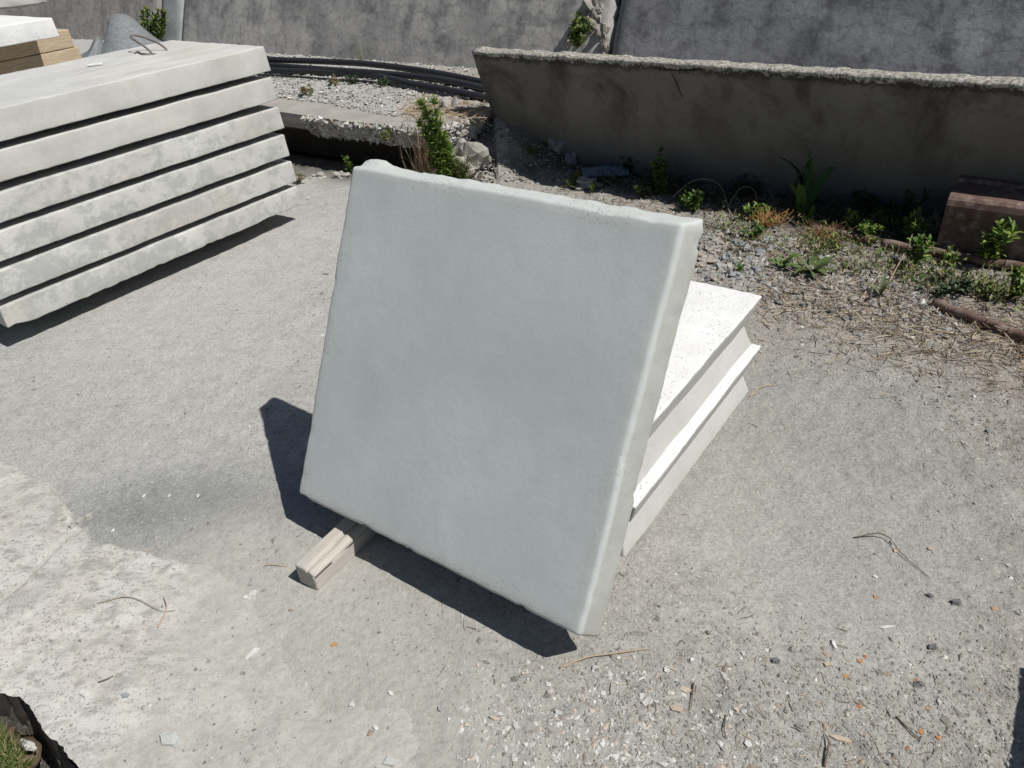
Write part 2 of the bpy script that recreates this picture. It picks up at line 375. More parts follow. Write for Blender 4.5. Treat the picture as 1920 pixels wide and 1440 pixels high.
def rough(x, y):
    s = .35 + .65*sst(.9, 1.7, x*.8+.25*y+.4*ns(x, y, 7, 1.3))
    if y < 1.35 and x > -.2: s = max(s, .8*sst(1.35, 1.0, y))
    z = .0055*fr(x, y, 1, 9, 3)*(.35+1.2*s) + .0050*fr(x, y, 5, 30, 2)*(s+.1)
    r2 = sst(1.0, 1.7, x*.8+.25*y+.35*ns(x, y, 7, 1.3))
    if r2 > 0: z += r2*(.010*fr(x, y, 11, 6, 3) + .008*max(0, ns(x, y, 2, 17))**.7 + .005*ns(x, y, 6, 42) + .006*math.sin(26*(x*.93+y*.12+.03*ns(x, y, 0, 3)))*sst(1.25, 1.5, x)*sst(2.4, 2.0, y)*(.4+.6*abs(ns(x, y, 3, 8))))
    return z
def gz(x, y):
    z = base(x, y)+rough(x, y)
    return z
def nonuni(a, b, step, far):
    inner = np.arange(a, b+step/2, step); o = []; s = step; v = a
    while v > -far: s *= 1.35; v -= s; o.append(v)
    hi = []; s = step; v = inner[-1]
    while v < far: s *= 1.35; v += s; hi.append(v)
    return np.array(o[::-1]+list(inner)+hi)
def heightfield(name, X, Y, fz, mat, keep=None):
    nx, ny = len(X), len(Y); V = [(x, y, fz(x, y)) for y in Y for x in X]
    Fq = [(j*nx+i, j*nx+i+1, (j+1)*nx+i+1, (j+1)*nx+i) for j in range(ny-1) for i in range(nx-1)
          if keep is None or keep(.5*(X[i]+X[i+1]), .5*(Y[j]+Y[j+1]))]
    return mesh(name, V, Fq, mat)
def ground_z(x, y):
    if x < -3 or x > 3.2 or y < .3 or y > 6.4: return base(x, y) if abs(x) < 8 and abs(y) < 14 else 0
    z = gz(x, y)
    if y < 2.6 and x < .6:
        sd = sdpoly(x, y)
        rr_ = sst(-1.15, -.55, x)
        if sd > .03: z -= .03*sst(.03+.18*rr_, .06+.22*rr_, sd)
    if y > 4.3 and x < 0: z -= .14*sst(0.06, .40, hol2(x, y))
    p = pit(x, y)
    if p > 0: z -= .17*p
    return z
_h0, _h1 = at(529, 210, .35), at(800, 241, .35); hol2 = seg(_h0.x, _h0.y, _h1.x, _h1.y)
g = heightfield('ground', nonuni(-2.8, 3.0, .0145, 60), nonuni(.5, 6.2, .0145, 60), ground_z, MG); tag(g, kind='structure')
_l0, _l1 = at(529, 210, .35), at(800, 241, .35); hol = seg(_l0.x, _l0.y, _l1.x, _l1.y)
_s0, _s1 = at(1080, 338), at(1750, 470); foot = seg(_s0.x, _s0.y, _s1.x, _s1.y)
def soil_shade_mask(x, y):  # humus at the panel foot; painted shade on the hollow and pit soil
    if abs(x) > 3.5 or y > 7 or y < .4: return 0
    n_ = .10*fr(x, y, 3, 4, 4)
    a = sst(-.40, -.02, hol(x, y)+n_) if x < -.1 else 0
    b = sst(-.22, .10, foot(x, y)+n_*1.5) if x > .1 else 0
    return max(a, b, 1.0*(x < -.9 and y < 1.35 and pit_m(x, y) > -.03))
_m = [soil_shade_mask(v.co.x, v.co.y) for v in g.data.vertices]
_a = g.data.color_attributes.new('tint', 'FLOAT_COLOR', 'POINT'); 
def dusty(x, y):
    if x > .8 or x < -1.5 or y > 2.4 or y < .4: return 0
    return sst(-.38, -.02, sdpoly(x, y))*sst(-1.30, -.80, x)
_d = [dusty(v.co.x, v.co.y) for v in g.data.vertices]
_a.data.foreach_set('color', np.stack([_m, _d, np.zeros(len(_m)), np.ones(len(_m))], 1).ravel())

ck = [at(-40, 1175), at(60, 1085), at(130, 1012), at(185, 985), at(210, 1010)]
def seglen(x, y, a, b):
    e = b-a; t = max(0, min(1, ((x-a.x)*e.x+(y-a.y)*e.y)/(e.x**2+e.y**2))); return math.hypot(x-a.x-e.x*t, y-a.y-e.y*t)
def pad_z(x, y):
    sd = sdpoly(x, y) + .012*fr(x, y, 2, 14, 3) + .05*sst(-1.3, -.7, x)*fr(x, y, 6, 4, 5)
    right = sst(-1.15, -.55, x)
    h = .016*(1-right) + (-.003+.012*fr(x, y, 9, 3.2, 4)+.010*min(1, max(0, sd)*3))*right
    z = base(x, y) + rough(x, y)*right + .0018*fr(x, y, 4, 16, 3)
    lo = -.03+.022*right
    z += lo + (h-lo)*sst(-.004-.05*right, .012 + .24*right, sd)
    if x < -.9 and y < 2.1:
        w = min(seglen(x, y, ck[i], ck[i+1]) for i in range(4)) + .004*ns(x, y, 0, 40)
        z -= .007*sst(.007, .002, w)
    return z
PADMESH = True
pd = heightfield('concrete_pad', np.arange(-2.9, .45, .0085), np.arange(.45, 2.45, .0085), pad_z, MP,
                 lambda x, y: sdpoly(x, y) > -.05 and not (x < -.9 and y < 1.35 and pit_m(x, y) > 0)); tag(pd, kind='structure')
for v in pd.data.vertices:
    x, y = v.co.x, v.co.y
    if x < -.88 and y < 1.37:
        m0 = pit_m(x, y)
        if abs(m0) < .0075:
            for it in range(3):
                m0 = pit_m(x, y); gx = (pit_m(x+.001, y)-m0)/.001; gy = (pit_m(x, y+.001)-m0)/.001; g2 = gx*gx+gy*gy; x -= m0*gx/g2; y -= m0*gy/g2
            if abs(x-v.co.x)+abs(y-v.co.y) < .015: v.co.x = x; v.co.y = y; v.co.z -= .004
pw_ = []
for a, b in ((pA, pB), (pB, pC)):
    n_ = int((b-a).length/.008); pw_ += [a.lerp(b, k/n_) for k in range(n_)]
pq = []
for p in pw_:
    x, y = p.x, p.y
    for it in range(4):
        m0 = pit_m(x, y)-.002; gx = (pit_m(x+.001, y)-.002-m0)/.001; gy = (pit_m(x, y+.001)-.002-m0)/.001; g2 = gx*gx+gy*gy; x -= m0*gx/g2; y -= m0*gy/g2
    pq.append((x, y))
Vw = []
for k in range(8):
    for i, (x, y) in enumerate(pq): Vw.append((x-.02*k/7+.006*ns(x, k, 3, 9), y-.01*k/7+.006*ns(y, k, 1, 9), (pad_z(x, y)-.003) if k == 0 else .008-.2*k/7))
nn_ = len(pq); mesh('pit_side', Vw, [(k*nn_+i, k*nn_+i+1, (k+1)*nn_+i+1, (k+1)*nn_+i) for k in range(7) for i in range(nn_-1)], plain('shaded_pit_soil', (.07, .06, .05)), pd)  # side colour darkened to carry the shade inside the pit
def crk(v):
    if v.x > -.9 or v.y > 2.1: return 0
    return sst(.022, .004, min(seglen(v.x, v.y, ck[i], ck[i+1]) for i in range(4)) + .006*ns(v.x, v.y, 0, 30))
dust = [max(.75*crk(v.co), sst(-1.25, -.75, v.co.x)*sst(.62, .16, sdpoly(v.co.x, v.co.y))) for v in pd.data.vertices]
a_ = pd.data.color_attributes.new('tint', 'FLOAT_COLOR', 'POINT'); a_.data.foreach_set('color', np.repeat(np.array(dust), 4))

# ------------------------------------------------------------------ slabs
def slab_mesh(name, L, D, T, mat, taper=0, r=.008, step=.03, seed=0, amp=.0025, top=None, loc=None, rot=None):
    """slab: local x = length, y = depth, z = thickness, wide face at -z when taper > 0"""
    V, Fq = rbox(L, D, T, r, step)
    out = []
    for v in V:
        k = (v.z/T+.5)
        if taper:
            v = Vector((v.x*(1-2*taper/L*k), v.y*(1-2*taper/D*k), v.z))
        e = sst(.86, 1, max(abs(v.x)/(L/2), abs(v.y)/(D/2)))
        q = v + Vector((ns(v.x, v.y, v.z+seed, 6), ns(v.y, v.z, v.x+seed, 6), .6*ns(v.z+seed, v.x, v.y, 5)))*amp
        q += Vector((ns(v.x, v.y, v.z+seed, 45), ns(v.y, v.z, v.x+seed, 45), ns(v.z, v.x, v.y+seed, 45)))*amp*.45*e
        out.append(q)
    o = mesh(name, out, Fq, mat)
    if loc is not None: o.matrix_world = Matrix.Translation(loc) @ (rot.to_4x4() if rot else Matrix())
    return o

# --- the stack of six long slabs on the left
YA = math.radians(53.15); uA = Vector((math.cos(YA), math.sin(YA), 0)); vA = Vector((-uA.y, uA.x, 0))
CA = Vector((-1.182, 4.369, 0)); LA, DA = 2.42, .859
zA = [.983, .859, .827, .707, .668, .551, .518, .398, .363, .244, .212, .100]
LA = (CA - at(-8, 604, .1)).length
words = ['topmost cream concrete slab of the tall left stack, with rusty lifting loops', 'second slab from the top of the tall left stack, plain cream front',
         'third slab from the top of the left stack, thin grey peeling on its front', 'fourth slab down in the left stack, front mottled with grey peeled patches',
         'second slab from the bottom of the left stack, white film flaking off grey', 'lowest slab of the left stack, grey with chipped bottom edge just above the dirt']
peels = [.93, .86, .74, .69, .69, .66]
rotA = Matrix.Rotation(YA, 3, 'Z')
slabsA = []
for i in range(6):
    zt, zb = zA[2*i], zA[2*i+1]; T = zt-zb
    c = CA - uA*(LA/2) + vA*(DA/2) + Vector((0, 0, (zt+zb)/2)) + uA*random.uniform(-.006, .006)
    o = slab_mesh('concrete_slab', LA, DA, T, m_stack('stack_concrete', peels[i], i), 0.004, .006, .03, i*3.1, .0045)
    if i == 5:   # ragged lower edge
        for v in o.data.vertices:
            if v.co.z < -T*.3 and v.co.y < -DA*.45: v.co.z += .012*abs(fr(v.co.x, 3, 1, 14, 3)); v.co.y += .006*abs(ns(v.co.x, 2, 2, 20))
            if v.co.x < -LA/2+.14 and v.co.z < 0: v.co.z += .03*sst(.14, 0, v.co.x+LA/2)*abs(.5+ns(v.co.x, 1, 1, 20))
    o.matrix_world = Matrix.Translation(c) @ rotA.to_4x4()
    tag(o, words[i], 'concrete slab', 'slabs of the stack on the left'); slabsA.append(o)
def batten(name, c, L, w, h, rot, mat, seed=0, crack=False):
    V, Fq = rbox(L, w, h, min(.006, h*.2), .0065 if crack else .025); out = []
    for v in V:
        q = v + Vector((.3*ns(v.x, v.y, v.z+seed, 30), ns(v.x, v.y+seed, v.z, 9), ns(v.x, v.y, v.z-seed, 9)))*.003
        if crack and v.z > h*.3:
            d = abs(v.y+.12*w-.008*ns(v.x, 0, 0, 8)); q.z -= .012*sst(.007, .001, d) + .012*sst(.0, -.5*w, v.y+.12*w)
        out.append(q)
    o = mesh(name, out, Fq, mat); o.matrix_world = Matrix.Translation(c) @ rot.to_4x4(); return o
rot90A = Matrix.Rotation(YA+math.pi/2, 3, 'Z')
for i in range(6):
    zb = zA[2*i+1]; zt = zA[2*i+2] if i < 5 else .012
    for k, s in enumerate((.45, LA-.45)):
        o = batten('wooden_batten', CA - uA*s + vA*(DA/2+.08) + Vector((0, 0, (zt+zb)/2)), DA-.46, .07, zb-zt+.002, rot90A, MWOOD, i)
        tag(o, 'wooden spacer batten %s, nearer the %s end, left stack' % (['under its topmost slab', 'under its second slab from the top', 'under its third slab from the top', 'under its fourth slab from the top', 'under its second slab from the bottom', 'between its lowest slab and the ground'][i], ['right', 'left'][k]), 'batten', 'spacer battens in the left stack')
# lifting loops standing out of the top slab
top = slabsA[0]; inv = top.matrix_world.inverted()
def loop(p1, p2, hgt, lean, name='lifting_loop'):
    a, b = Vector(p1), Vector(p2); mid = (a+b)/2+Vector(lean)+Vector((0, 0, hgt)); w = (b-a)*.32
    pts = spline([a-Vector((0, 0, .03)), a+Vector(lean)*.35+Vector((0, 0, hgt*.4)), mid-w*.8, mid+w*.8, b+Vector(lean)*.35+Vector((0, 0, hgt*.4)), b-Vector((0, 0, .03))], 7)
    V, Fq = tube(pts, .0055, 8)
    o = mesh(name, [inv @ v for v in V], Fq, MIRON, top); return o
loop(at(293, 101, .983), at(320, 95, .983), .075, (-.17, .10, 0))
V, Fq = tube(spline([at(253, 100, .988), at(258, 97, .99), at(268, 101, .99), at(282, 101, .99), at(292, 101, .985)], 5), .004, 6)
mesh('wire_end', [inv @ v for v in V], Fq, MIRON, top)
o = slab_mesh('concrete_chip', .07, .028, .008, MW, 0, .002, .02, 4, .002); o.matrix_world = Matrix.Translation(at(178, 121, .99)) @ Matrix.Rotation(.2, 4, 'Z')
tag(o, 'small pale chip lying on top of the tall left stack', 'chip')

# --- the slab leaning against the low pile in the centre
BRb = Vector((.168, 1.145, .078)); YS, LN = math.radians(-36.9), math.radians(27.65)
WS, HS, TS, TP = 1.017, 1.013, .083, .023
uS = Vector((math.cos(YS), math.sin(YS), 0)); nS = Vector((-uS.y, uS.x, 0))
vS = Vector((0, 0, 1))*math.cos(LN) + nS*math.sin(LN); wS = nS*math.cos(LN) - Vector((0, 0, 1))*math.sin(LN)
cS = BRb - uS*WS/2 + vS*HS/2 - wS*TS/2
V, Fq = rbox(WS, HS, TS, .010, .015); out = []
for v in V:
    k = v.z/TS+.5     # 0 = wide back, 1 = smooth front
    v = Vector((v.x*(1-2*TP/WS*k), v.y*(1-2*TP/HS*k), v.z))
    edge = sst(.9, 1, max(abs(v.x)/(WS/2-TP*k), abs(v.y)/(HS/2-TP*k)))
    q = v + Vector((ns(v.x, v.y, 1, 5), ns(v.x, v.y, 4, 5), 0))*.004*edge
    q += Vector((ns(v.x, v.y, v.z, 38), ns(v.y, v.z, v.x, 38), ns(v.z, v.x, v.y, 38)))*.0014*edge
    ch = max(0, fr(v.x, v.y, v.z+4, 16, 3)-.38)*edge; q.x -= math.copysign(.016*ch, v.x)*(abs(v.x) > WS*.44); q.y -= math.copysign(.016*ch, v.y)*(abs(v.y) > HS*.44)
    if v.y > HS*.4 and k < .35: q.y += .007*abs(fr(v.x, 0, 2, 11, 3)) + .016*math.exp(-((v.x+WS/2-.05)/.05)**2)
    q.z += .0015*ns(v.x, v.y, 8, 3)
    out.append(q)
o = mesh('concrete_slab', out, Fq, MF)
o.matrix_world = Matrix(((uS.x, vS.x, -wS.x, cS.x), (uS.y, vS.y, -wS.y, cS.y), (uS.z, vS.z, -wS.z, cS.z), (0, 0, 0, 1)))
tag(o, 'square grey concrete slab with smooth face, leaning upright against the low pile', 'concrete slab')

# --- low pile: four bevelled slabs, laid face to face in pairs
YP = math.radians(-37.4); uP = Vector((math.cos(YP), math.sin(YP), 0)); vP = Vector((-uP.y, uP.x, 0))
CP = Vector((.835, 2.127, 0)); rotP = Matrix.Rotation(YP, 3, 'Z')
zz = [.078, .172, .265, .359, .454]
pl = ['lowest white slab of the pile behind the leaning slab, resting on timber', 'second slab from the bottom of the low white pile, its sloping side in half shade',
      'third slab up in the low white pile, side flaring in below the top slab', 'top slab of the low white pile, bright pitted upper face in full sun']
WP = .93
for i in range(4):
    up = i % 2 == 0     # tapers upwards
    off = [(0, 0), (.018, .012), (-.014, -.004), (0, 0)][i]
    flip = Matrix() if up else Matrix.Rotation(math.pi, 4, 'X')
    c = CP - uP*(WP/2 - off[0]) - vP*(WP/2 - off[1]) + Vector((0, 0, (zz[i]+zz[i+1])/2))
    # the upward-facing rough backs are white, the flared sides cream
    o = slab_mesh('concrete_slab', WP, WP, zz[i+1]-zz[i]-.001, MS, .030, .007, .02, i*5.3, .004)
    me = o.data; me.materials.append(MW)
    for p in me.polygons:
        if p.normal.z < -.8: p.material_index = 1
    o.matrix_world = Matrix.Translation(c) @ rotP.to_4x4() @ flip
    tag(o, pl[i], 'concrete slab', 'slabs of the low pile in the centre')
# timbers under the pile and the leaning slab
tA, tB = at(569, 1068, .07), at(640, 1001, .07); td = (tB-tA).normalized()
rz = math.atan2(td.y, td.x); Lt = 1.15
o = batten('timber_block', tA + td*.0 + td*(Lt/2) - Vector((0, 0, .035)), Lt, .074, .074, Matrix.Rotation(rz, 3, 'Z'), m_wood('grey_timber', (.48, .445, .40), (.38, .35, .31)), 3, True)
tag(o, 'weathered split timber sticking out under the lower left corner of the leaning slab', 'timber')
tA2 = BRb - uS*.24 - nS*.03 + td*.07
o = batten('timber_block', tA2 + td*(Lt/2) + Vector((0, 0, .034-.078)), Lt, .066, .07, Matrix.Rotation(rz, 3, 'Z'), m_wood('dark_wood', (.2, .15, .12), (.12, .09, .07)), 9)
tag(o, 'dark timber end in the shade under the lower right part of the leaning slab', 'timber')

# ------------------------------------------------------------------ leaning wall panel at the back right
tL, tR = at(886, 96, .76), at(1920, 160, .76); eB = (tR-tL).normalized(); aB = Vector((-eB.y, eB.x, 0))  # away
LB = 4.6; REC, TB = .30, .105
mb = bmesh.new()
prof = []  # (away, z) outline of the cross section, L shaped with a heel to the rear
prof = [(REC, 0), (REC*.5, .38), (.012, .735), (.0, .752), (.006, .762), (.03, .768), (.085, .770), (.105, .760), (.112, .735), (REC*.5+TB, .38), (REC+TB*1.1, .12), (REC+.6, .10), (REC+.6, 0)]
dense = []
for i in range(len(prof)):
    a, b = Vector(prof[i]).to_3d(), Vector(prof[(i+1) % len(prof)]).to_3d(); m = max(1, int((b-a).length/.035))
    dense += [a.lerp(b, k/m) for k in range(m)]
V = []; NS_ = int(LB/.035)
for i in range(NS_+1):
    s = LB*i/NS_
    for p in dense:
        P = eB*s + aB*p.x + Vector((0, 0, p.y))
        tpf = sst(.70, .77, p.y)
        P += aB*(.014*tpf*fr(s, p.y, 0, 9, 4) + .004*fr(s, p.y, 4, 4, 3)) + Vector((0, 0, (.010*fr(s, p.x, 2, 10, 4))*tpf))
        if i == 0: P += eB*(.02*fr(p.x, p.y, 5, 9, 3))
        V.append(P)
nd = len(dense); Fq = [(i*nd+k, (i+1)*nd+k, (i+1)*nd+(k+1) % nd, i*nd+(k+1) % nd) for i in range(NS_) for k in range(nd)]
Fq.append(tuple(range(nd))); Fq.append(tuple(NS_*nd+k for k in range(nd))[::-1])
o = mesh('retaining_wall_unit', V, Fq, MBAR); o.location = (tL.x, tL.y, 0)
for p in o.data.polygons[-2:]: p.use_smooth = False
tag(o, 'long stained concrete wall unit leaning forward over the weeds, pale chipped top edge', 'wall')
BASEL = Vector((tL.x, tL.y, 0))
# flaking cracks in its face
for pts in ([(1218, 124), (1250, 131), (1300, 131), (1352, 131)], [(1258, 133), (1268, 155), (1276, 175), (1282, 186)]):
    nB = (aB*.76 + Vector((0, 0, REC))).normalized(); nB = (eB.cross(Vector((0, 0, 1))*.76 - aB*REC)).normalized()
    w = [hit(px, py, tL, nB) for px, py in pts]
    V2, F2 = tube(spline(w, 5), [.001+.0024*math.sin(math.pi*k/(5*(len(w)-1))) for k in range(5*(len(w)-1)+1)], 5)
    mesh('crack', [v - o.location for v in V2], F2, plain('crack_dirt', (.02, .012, .01)), o)

# ------------------------------------------------------------------ battered wall at the very back
W0 = Vector((-2.21, 8.19, .35)); eW = Vector((.8, -.6, 0)); aW = Vector((.6, .8, 0)); upW = (aW*.42 + Vector((0, 0, 1))).normalized()
nW = eW.cross(upW).normalized()
wall = empty('embankment_wall', W0 - Vector((0, 0, .35))); tag(wall, 'weathered grey sloping concrete wall of joined panels along the back', 'wall')
def ws(px, py): P = hit(px, py, W0, nW) - W0; return P.dot(eW), P.dot(upW)
jl = ws(297, 60)[0]; jl2 = ws(338, 60)[0]; jr = ws(1140, 60)[0]
def wpanel(s0, s1, mat, seed, proud=0.0, h=3.2, t0=-.5, rag=0, name='wall_panel'):
    n1 = max(2, int((s1-s0)/.06)); n2 = int((h-t0)/.06); V = []
    if n1 > 130: n1 = 130
    for j in range(n2+1):
        t = t0+(h-t0)*j/n2
        for i in range(n1+1):
            s = s0+(s1-s0)*i/n1
            e0 = rag*fr(t, seed, 0, 6, 4)*(1 if i == n1 else 0)
            d = .012*fr(s, t, seed, 2.5, 5) - .03*(sst(.04, 0, min(s-s0, s1-s)))
            V.append(W0 + eW*(s+e0) + upW*t + nW*(d+proud))
    k = len(V); w = n1+1
    Fq = [(j*w+i, j*w+i+1, (j+1)*w+i+1, (j+1)*w+i) for j in range(n2) for i in range(n1)]
    V += [v - nW*.35 for v in V[:k]]
    Fq += [(j*w, (j+1)*w, k+(j+1)*w, k+j*w) for j in range(n2)] + [(j*w+n1, k+j*w+n1, k+(j+1)*w+n1, (j+1)*w+n1) for j in range(n2)]
    Fq += [(n2*w+i, n2*w+i+1, k+n2*w+i+1, k+n2*w+i) for i in range(n1)]
    loc = wall.location
    return mesh(name, [v-loc for v in V], Fq, mat, wall)
wpanel(-12, jl-.02, MWL, 1); wpanel(jl2+.01, jr-.0, MWM, 5, 0, rag=.05); wpanel(jr+.045, 9, MWR, 9, -.01)
MPL = m_side('pale_mortar', (.42, .43, .43), (.30, .31, .31))
wpanel(jl-.02+.008, jl2+.002, MPL, 3, -.012, name='mortar_joint')
wpanel(jr-.02, jr+.08, plain('joint_dark', (.03, .028, .026)), 4, -.10, name='joint_recess')
# broken mortar along the right joint
def lump(c, r, seed, sq=(1, 1, 1), n=6, amp=.35):
    V, Fq = [], []
    for j in range(n+1):
        th = math.pi*j/n
        for i in range(2*n):
            ph = math.pi*i/n; d = Vector((math.sin(th)*math.cos(ph), math.sin(th)*math.sin(ph), math.cos(th)))
            fine = amp*.22*noise.noise(d*9+Vector((seed, 7, 3))) if n > 8 else 0
            rr = r*(1+amp*noise.noise(d*1.6+Vector((seed*1.7, seed, 0)))*2+amp*.5*noise.noise(d*4+Vector((seed, 0, 3)))+fine)
            V.append(Vector((d.x*sq[0]*rr, d.y*sq[1]*rr, d.z*sq[2]*rr))+Vector(c))
    for j in range(n):
        for i in range(2*n):
            i2 = (i+1) % (2*n); Fq.append((j*2*n+i, (j+1)*2*n+i, (j+1)*2*n+i2, j*2*n+i2))
    return V, Fq
for k, (px, py, r) in enumerate([(1112, 14, .07), (1118, 40, .06), (1130, 62, .05), (1104, 30, .045), (1124, 22, .04), (1134, 82, .035), (1070, 76, .04)]):
    P = hit(px, py, W0, nW) - wall.location; V, Fq = lump((0, 0, 0), r, k, (1, .6, 1.3), 8, .5)
    mesh('mortar_lump', [P+v for v in V], Fq, m_side('broken_mortar', (.40, .37, .33), (.2, .18, .16)) if k == 0 else bpy.data.materials['broken_mortar'], wall, False)

# ------------------------------------------------------------------ ledge: soil bank, broken slab, gravel
ZL = .35
edge = [at(*p, ZL) for p in [(380, 200), (470, 204), (529, 210), (570, 216), (608, 221), (657, 228), (711, 233), (760, 238), (800, 241), (826, 236), (850, 229), (880, 221), (905, 214), (919, 206), (921, 200), (912, 193)]]
edge = [edge[0]-eW*2.2] + edge
back_ = [edge[-1]+aW*.35, edge[0]+aW*1.0]
poly = []
E_ = edge+back_
for i in range(len(E_)):
    a, b = E_[i], E_[(i+1) % len(E_)]; m = max(1, int((b-a).length/.02)); poly += [a.lerp(b, k/m) for k in range(m)]
cen = sum(poly, Vector())/len(poly)
rows = [(0, .0), (.004, -.012), (.0, -.035), (.01, -.06), (.02, -.085), (.05, -.115), (.09, -.135)]
V = []; n = len(poly)
for r_i, (ins, dz) in enumerate(rows):
    for i, p in enumerate(poly):
        a, b = poly[i-1], poly[(i+1) % n]; t = (b-a).normalized(); nn = Vector((-t.y, t.x, 0))
        if nn.dot(cen-p) < 0 and False: nn = -nn
        rg = sst(-1.45, -1.1, p.x)
        th = .75+.35*rg
        d = ins*th + (.028*rg+.003)*fr(p.x, p.y, dz*1.5, 12, 4)*(1 if r_i else .5) + .012*rg*ns(p.x, p.y, dz, 55)
        V.append(p + nn*d + Vector((0, 0, dz*th + (.010*rg*fr(p.x, p.y, dz+3, 16, 3) if r_i else 0))))
Fq = [(r*n+i, (r+1)*n+i, (r+1)*n+(i+1) % n, r*n+(i+1) % n) for r in range(len(rows)-1) for i in range(n)]
me_b = bmesh.new(); bv = [me_b.verts.new(v) for v in V]
for q in Fq: me_b.faces.new([bv[i] for i in q])
ft = me_b.faces.new(bv[:n]); fb = me_b.faces.new(bv[-n:][::-1]); bmesh.ops.recalc_face_normals(me_b, faces=me_b.faces)
bmesh.ops.triangulate(me_b, faces=[ft, fb])
me = bpy.data.meshes.new('broken_slab'); me_b.to_mesh(me); me.materials.append(m_side('ledge_concrete', (.36, .34, .31), (.27, .255, .235)))
o = bpy.data.objects.new('broken_slab', me); COL.objects.link(o)
tag(o, 'broken concrete slab with ragged edge jutting over a dark hollow behind the stack', 'broken slab')
# soil underneath, set well back so the slab overhangs
def extr(name, outline, z0, z1, mat, amp=.02):
    P = []
    for i in range(len(outline)):
        a, b = outline[i], outline[(i+1) % len(outline)]; m = max(1, int((b-a).length/.06)); P += [a.lerp(b, k/m) for k in range(m)]
    n = len(P); V = []
    for k in range(7):
        z = z0+(z1-z0)*k/6
        for p in P: V.append(Vector((p.x+amp*fr(p.x, p.y, z, 5, 3), p.y+amp*fr(p.y, p.x, z+5, 5, 3), z)))
    Fq = [(k*n+i, k*n+(i+1) % n, (k+1)*n+(i+1) % n, (k+1)*n+i) for k in range(6) for i in range(n)]
    Fq.append(tuple(6*n+i for i in range(n))); return mesh(name, V, Fq, mat)
inn = [Vector((p.x, p.y, 0)) + aW*.42 - eW*.08 for p in edge[:-2]]
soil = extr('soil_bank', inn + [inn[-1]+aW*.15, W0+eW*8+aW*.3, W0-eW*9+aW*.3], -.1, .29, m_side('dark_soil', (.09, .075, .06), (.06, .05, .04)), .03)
tag(soil, kind='structure')
# gravel spread on the ledge
gl = [at(*p, ZL) for p in [(440, 178), (530, 186), (600, 192), (660, 205), (700, 213), (760, 222), (800, 228), (850, 225), (890, 215), (915, 206)]]
def gline(P):
    s = (P-W0).dot(eW); best = None
    for i in range(len(gl)-1):
        s0, s1 = (gl[i]-W0).dot(eW), (gl[i+1]-W0).dot(eW)
        if s0 <= s <= s1: t = (s-s0)/(s1-s0); return (gl[i].lerp(gl[i+1], t)-W0).dot(aW)
    return (gl[0]-W0).dot(aW) if s < (gl[0]-W0).dot(eW) else (gl[-1]-W0).dot(aW)+ (s-(gl[-1]-W0).dot(eW))*1.2
sx = np.arange(-8, 7.5, .045); V = []; K = []
ty = np.linspace(-.02, 1, 34)
for s in sx:
    P = W0+eW*s; g0 = gline(P)
    for t in ty:
        q = P + aW*(g0*(1-t)+.35*t); h = ZL-W0.z + .002+.022*sst(0, .12, t) + (.012*fr(q.x, q.y, 0, 9, 4)+.008*ns(q.x, q.y, 0, 30))*sst(-.02, .06, t) - .03*sst(.02, -.02, t)
        V.append(Vector((q.x, q.y, W0.z+h)))
m = len(ty); Fq = [(i*m+j, (i+1)*m+j, (i+1)*m+j+1, i*m+j+1) for i in range(len(sx)-1) for j in range(m-1)]
gb = mesh('gravel_bank', V, Fq, MG); tag(gb, kind='structure')

# ------------------------------------------------------------------ black hoses along the foot of the wall
def hose(pts, r, label):
    P = spline([at(px, py, z) for px, py, z in pts], 10); V, Fq = tube(P, r, 12)
    o = mesh('hose', V, Fq, MBLK); tag(o, label, 'hose', 'black hoses along the foot of the wall'); return o
hose([(380, 100, .48), (500, 111, .46), (600, 115, .45), (690, 120, .44), (800, 134, .42), (900, 153, .40), (980, 170, .38)], .026, 'upper black hose lying tight against the foot of the sloping wall')
hose([(380, 112, .43), (500, 122, .42), (620, 131, .42), (720, 138, .42), (800, 146, .41), (880, 160, .40), (1000, 190, .38)], .026, 'middle black hose, second down from the sloping wall')
hose([(380, 118, .40), (500, 131, .40), (610, 136, .40), (700, 142, .40), (770, 157, .40), (840, 169, .40), (900, 181, .40), (1010, 200, .38)], .027, 'lower black hose nearest the gravel, curving away from the others')
hose([(380, 138, .385), (520, 142, .385), (600, 148, .385), (680, 153, .385), (740, 160, .385), (800, 172, .385), (880, 186, .38)], .012, 'thin black hose half buried below the three thick ones')

# ------------------------------------------------------------------ things behind the left stack
cQ = at(99, 33, 1.02)
o = slab_mesh('concrete_slab', 2.2, 1.3, .13, MW, .004, .008, .05, 21, .004)
o.matrix_world = Matrix.Translation(cQ - uA*1.1 + vA*.65 - Vector((0, 0, .065))) @ rotA.to_4x4()
tag(o, 'bright white concrete slab on old timbers at the upper left edge', 'concrete slab')
o = slab_mesh('concrete_block', .45, .3, .10, MS, .0, .02, .05, 31, .02)
o.matrix_world = Matrix.Translation(at(0, 22, 1.02) + Vector((-.1, .4, .05))) @ rotA.to_4x4()
tag(o, 'small cream block on top of the white slab at the upper left corner', 'block')
for k in range(5):
    zc = .89-.068-.136*k
    o = batten('timber_sleeper', cQ + uA*(.20+.03*math.sin(k*2)) + vA*(.52) - uA*.88 + Vector((0, 0, zc-1.02)), 1.9, .30, .132, Matrix.Rotation(YA, 3, 'Z'), MWOOD2, k*2)
    tag(o, ['topmost old timber sleeper right under the white slab at the upper left', 'second old sleeper down under the white slab, split end', 'third old sleeper down under the white slab',
            'fourth old sleeper down, mostly hidden by the left stack', 'lowest old sleeper under the white slab, hidden by the left stack'][k], 'timber', 'old sleepers under the white slab')
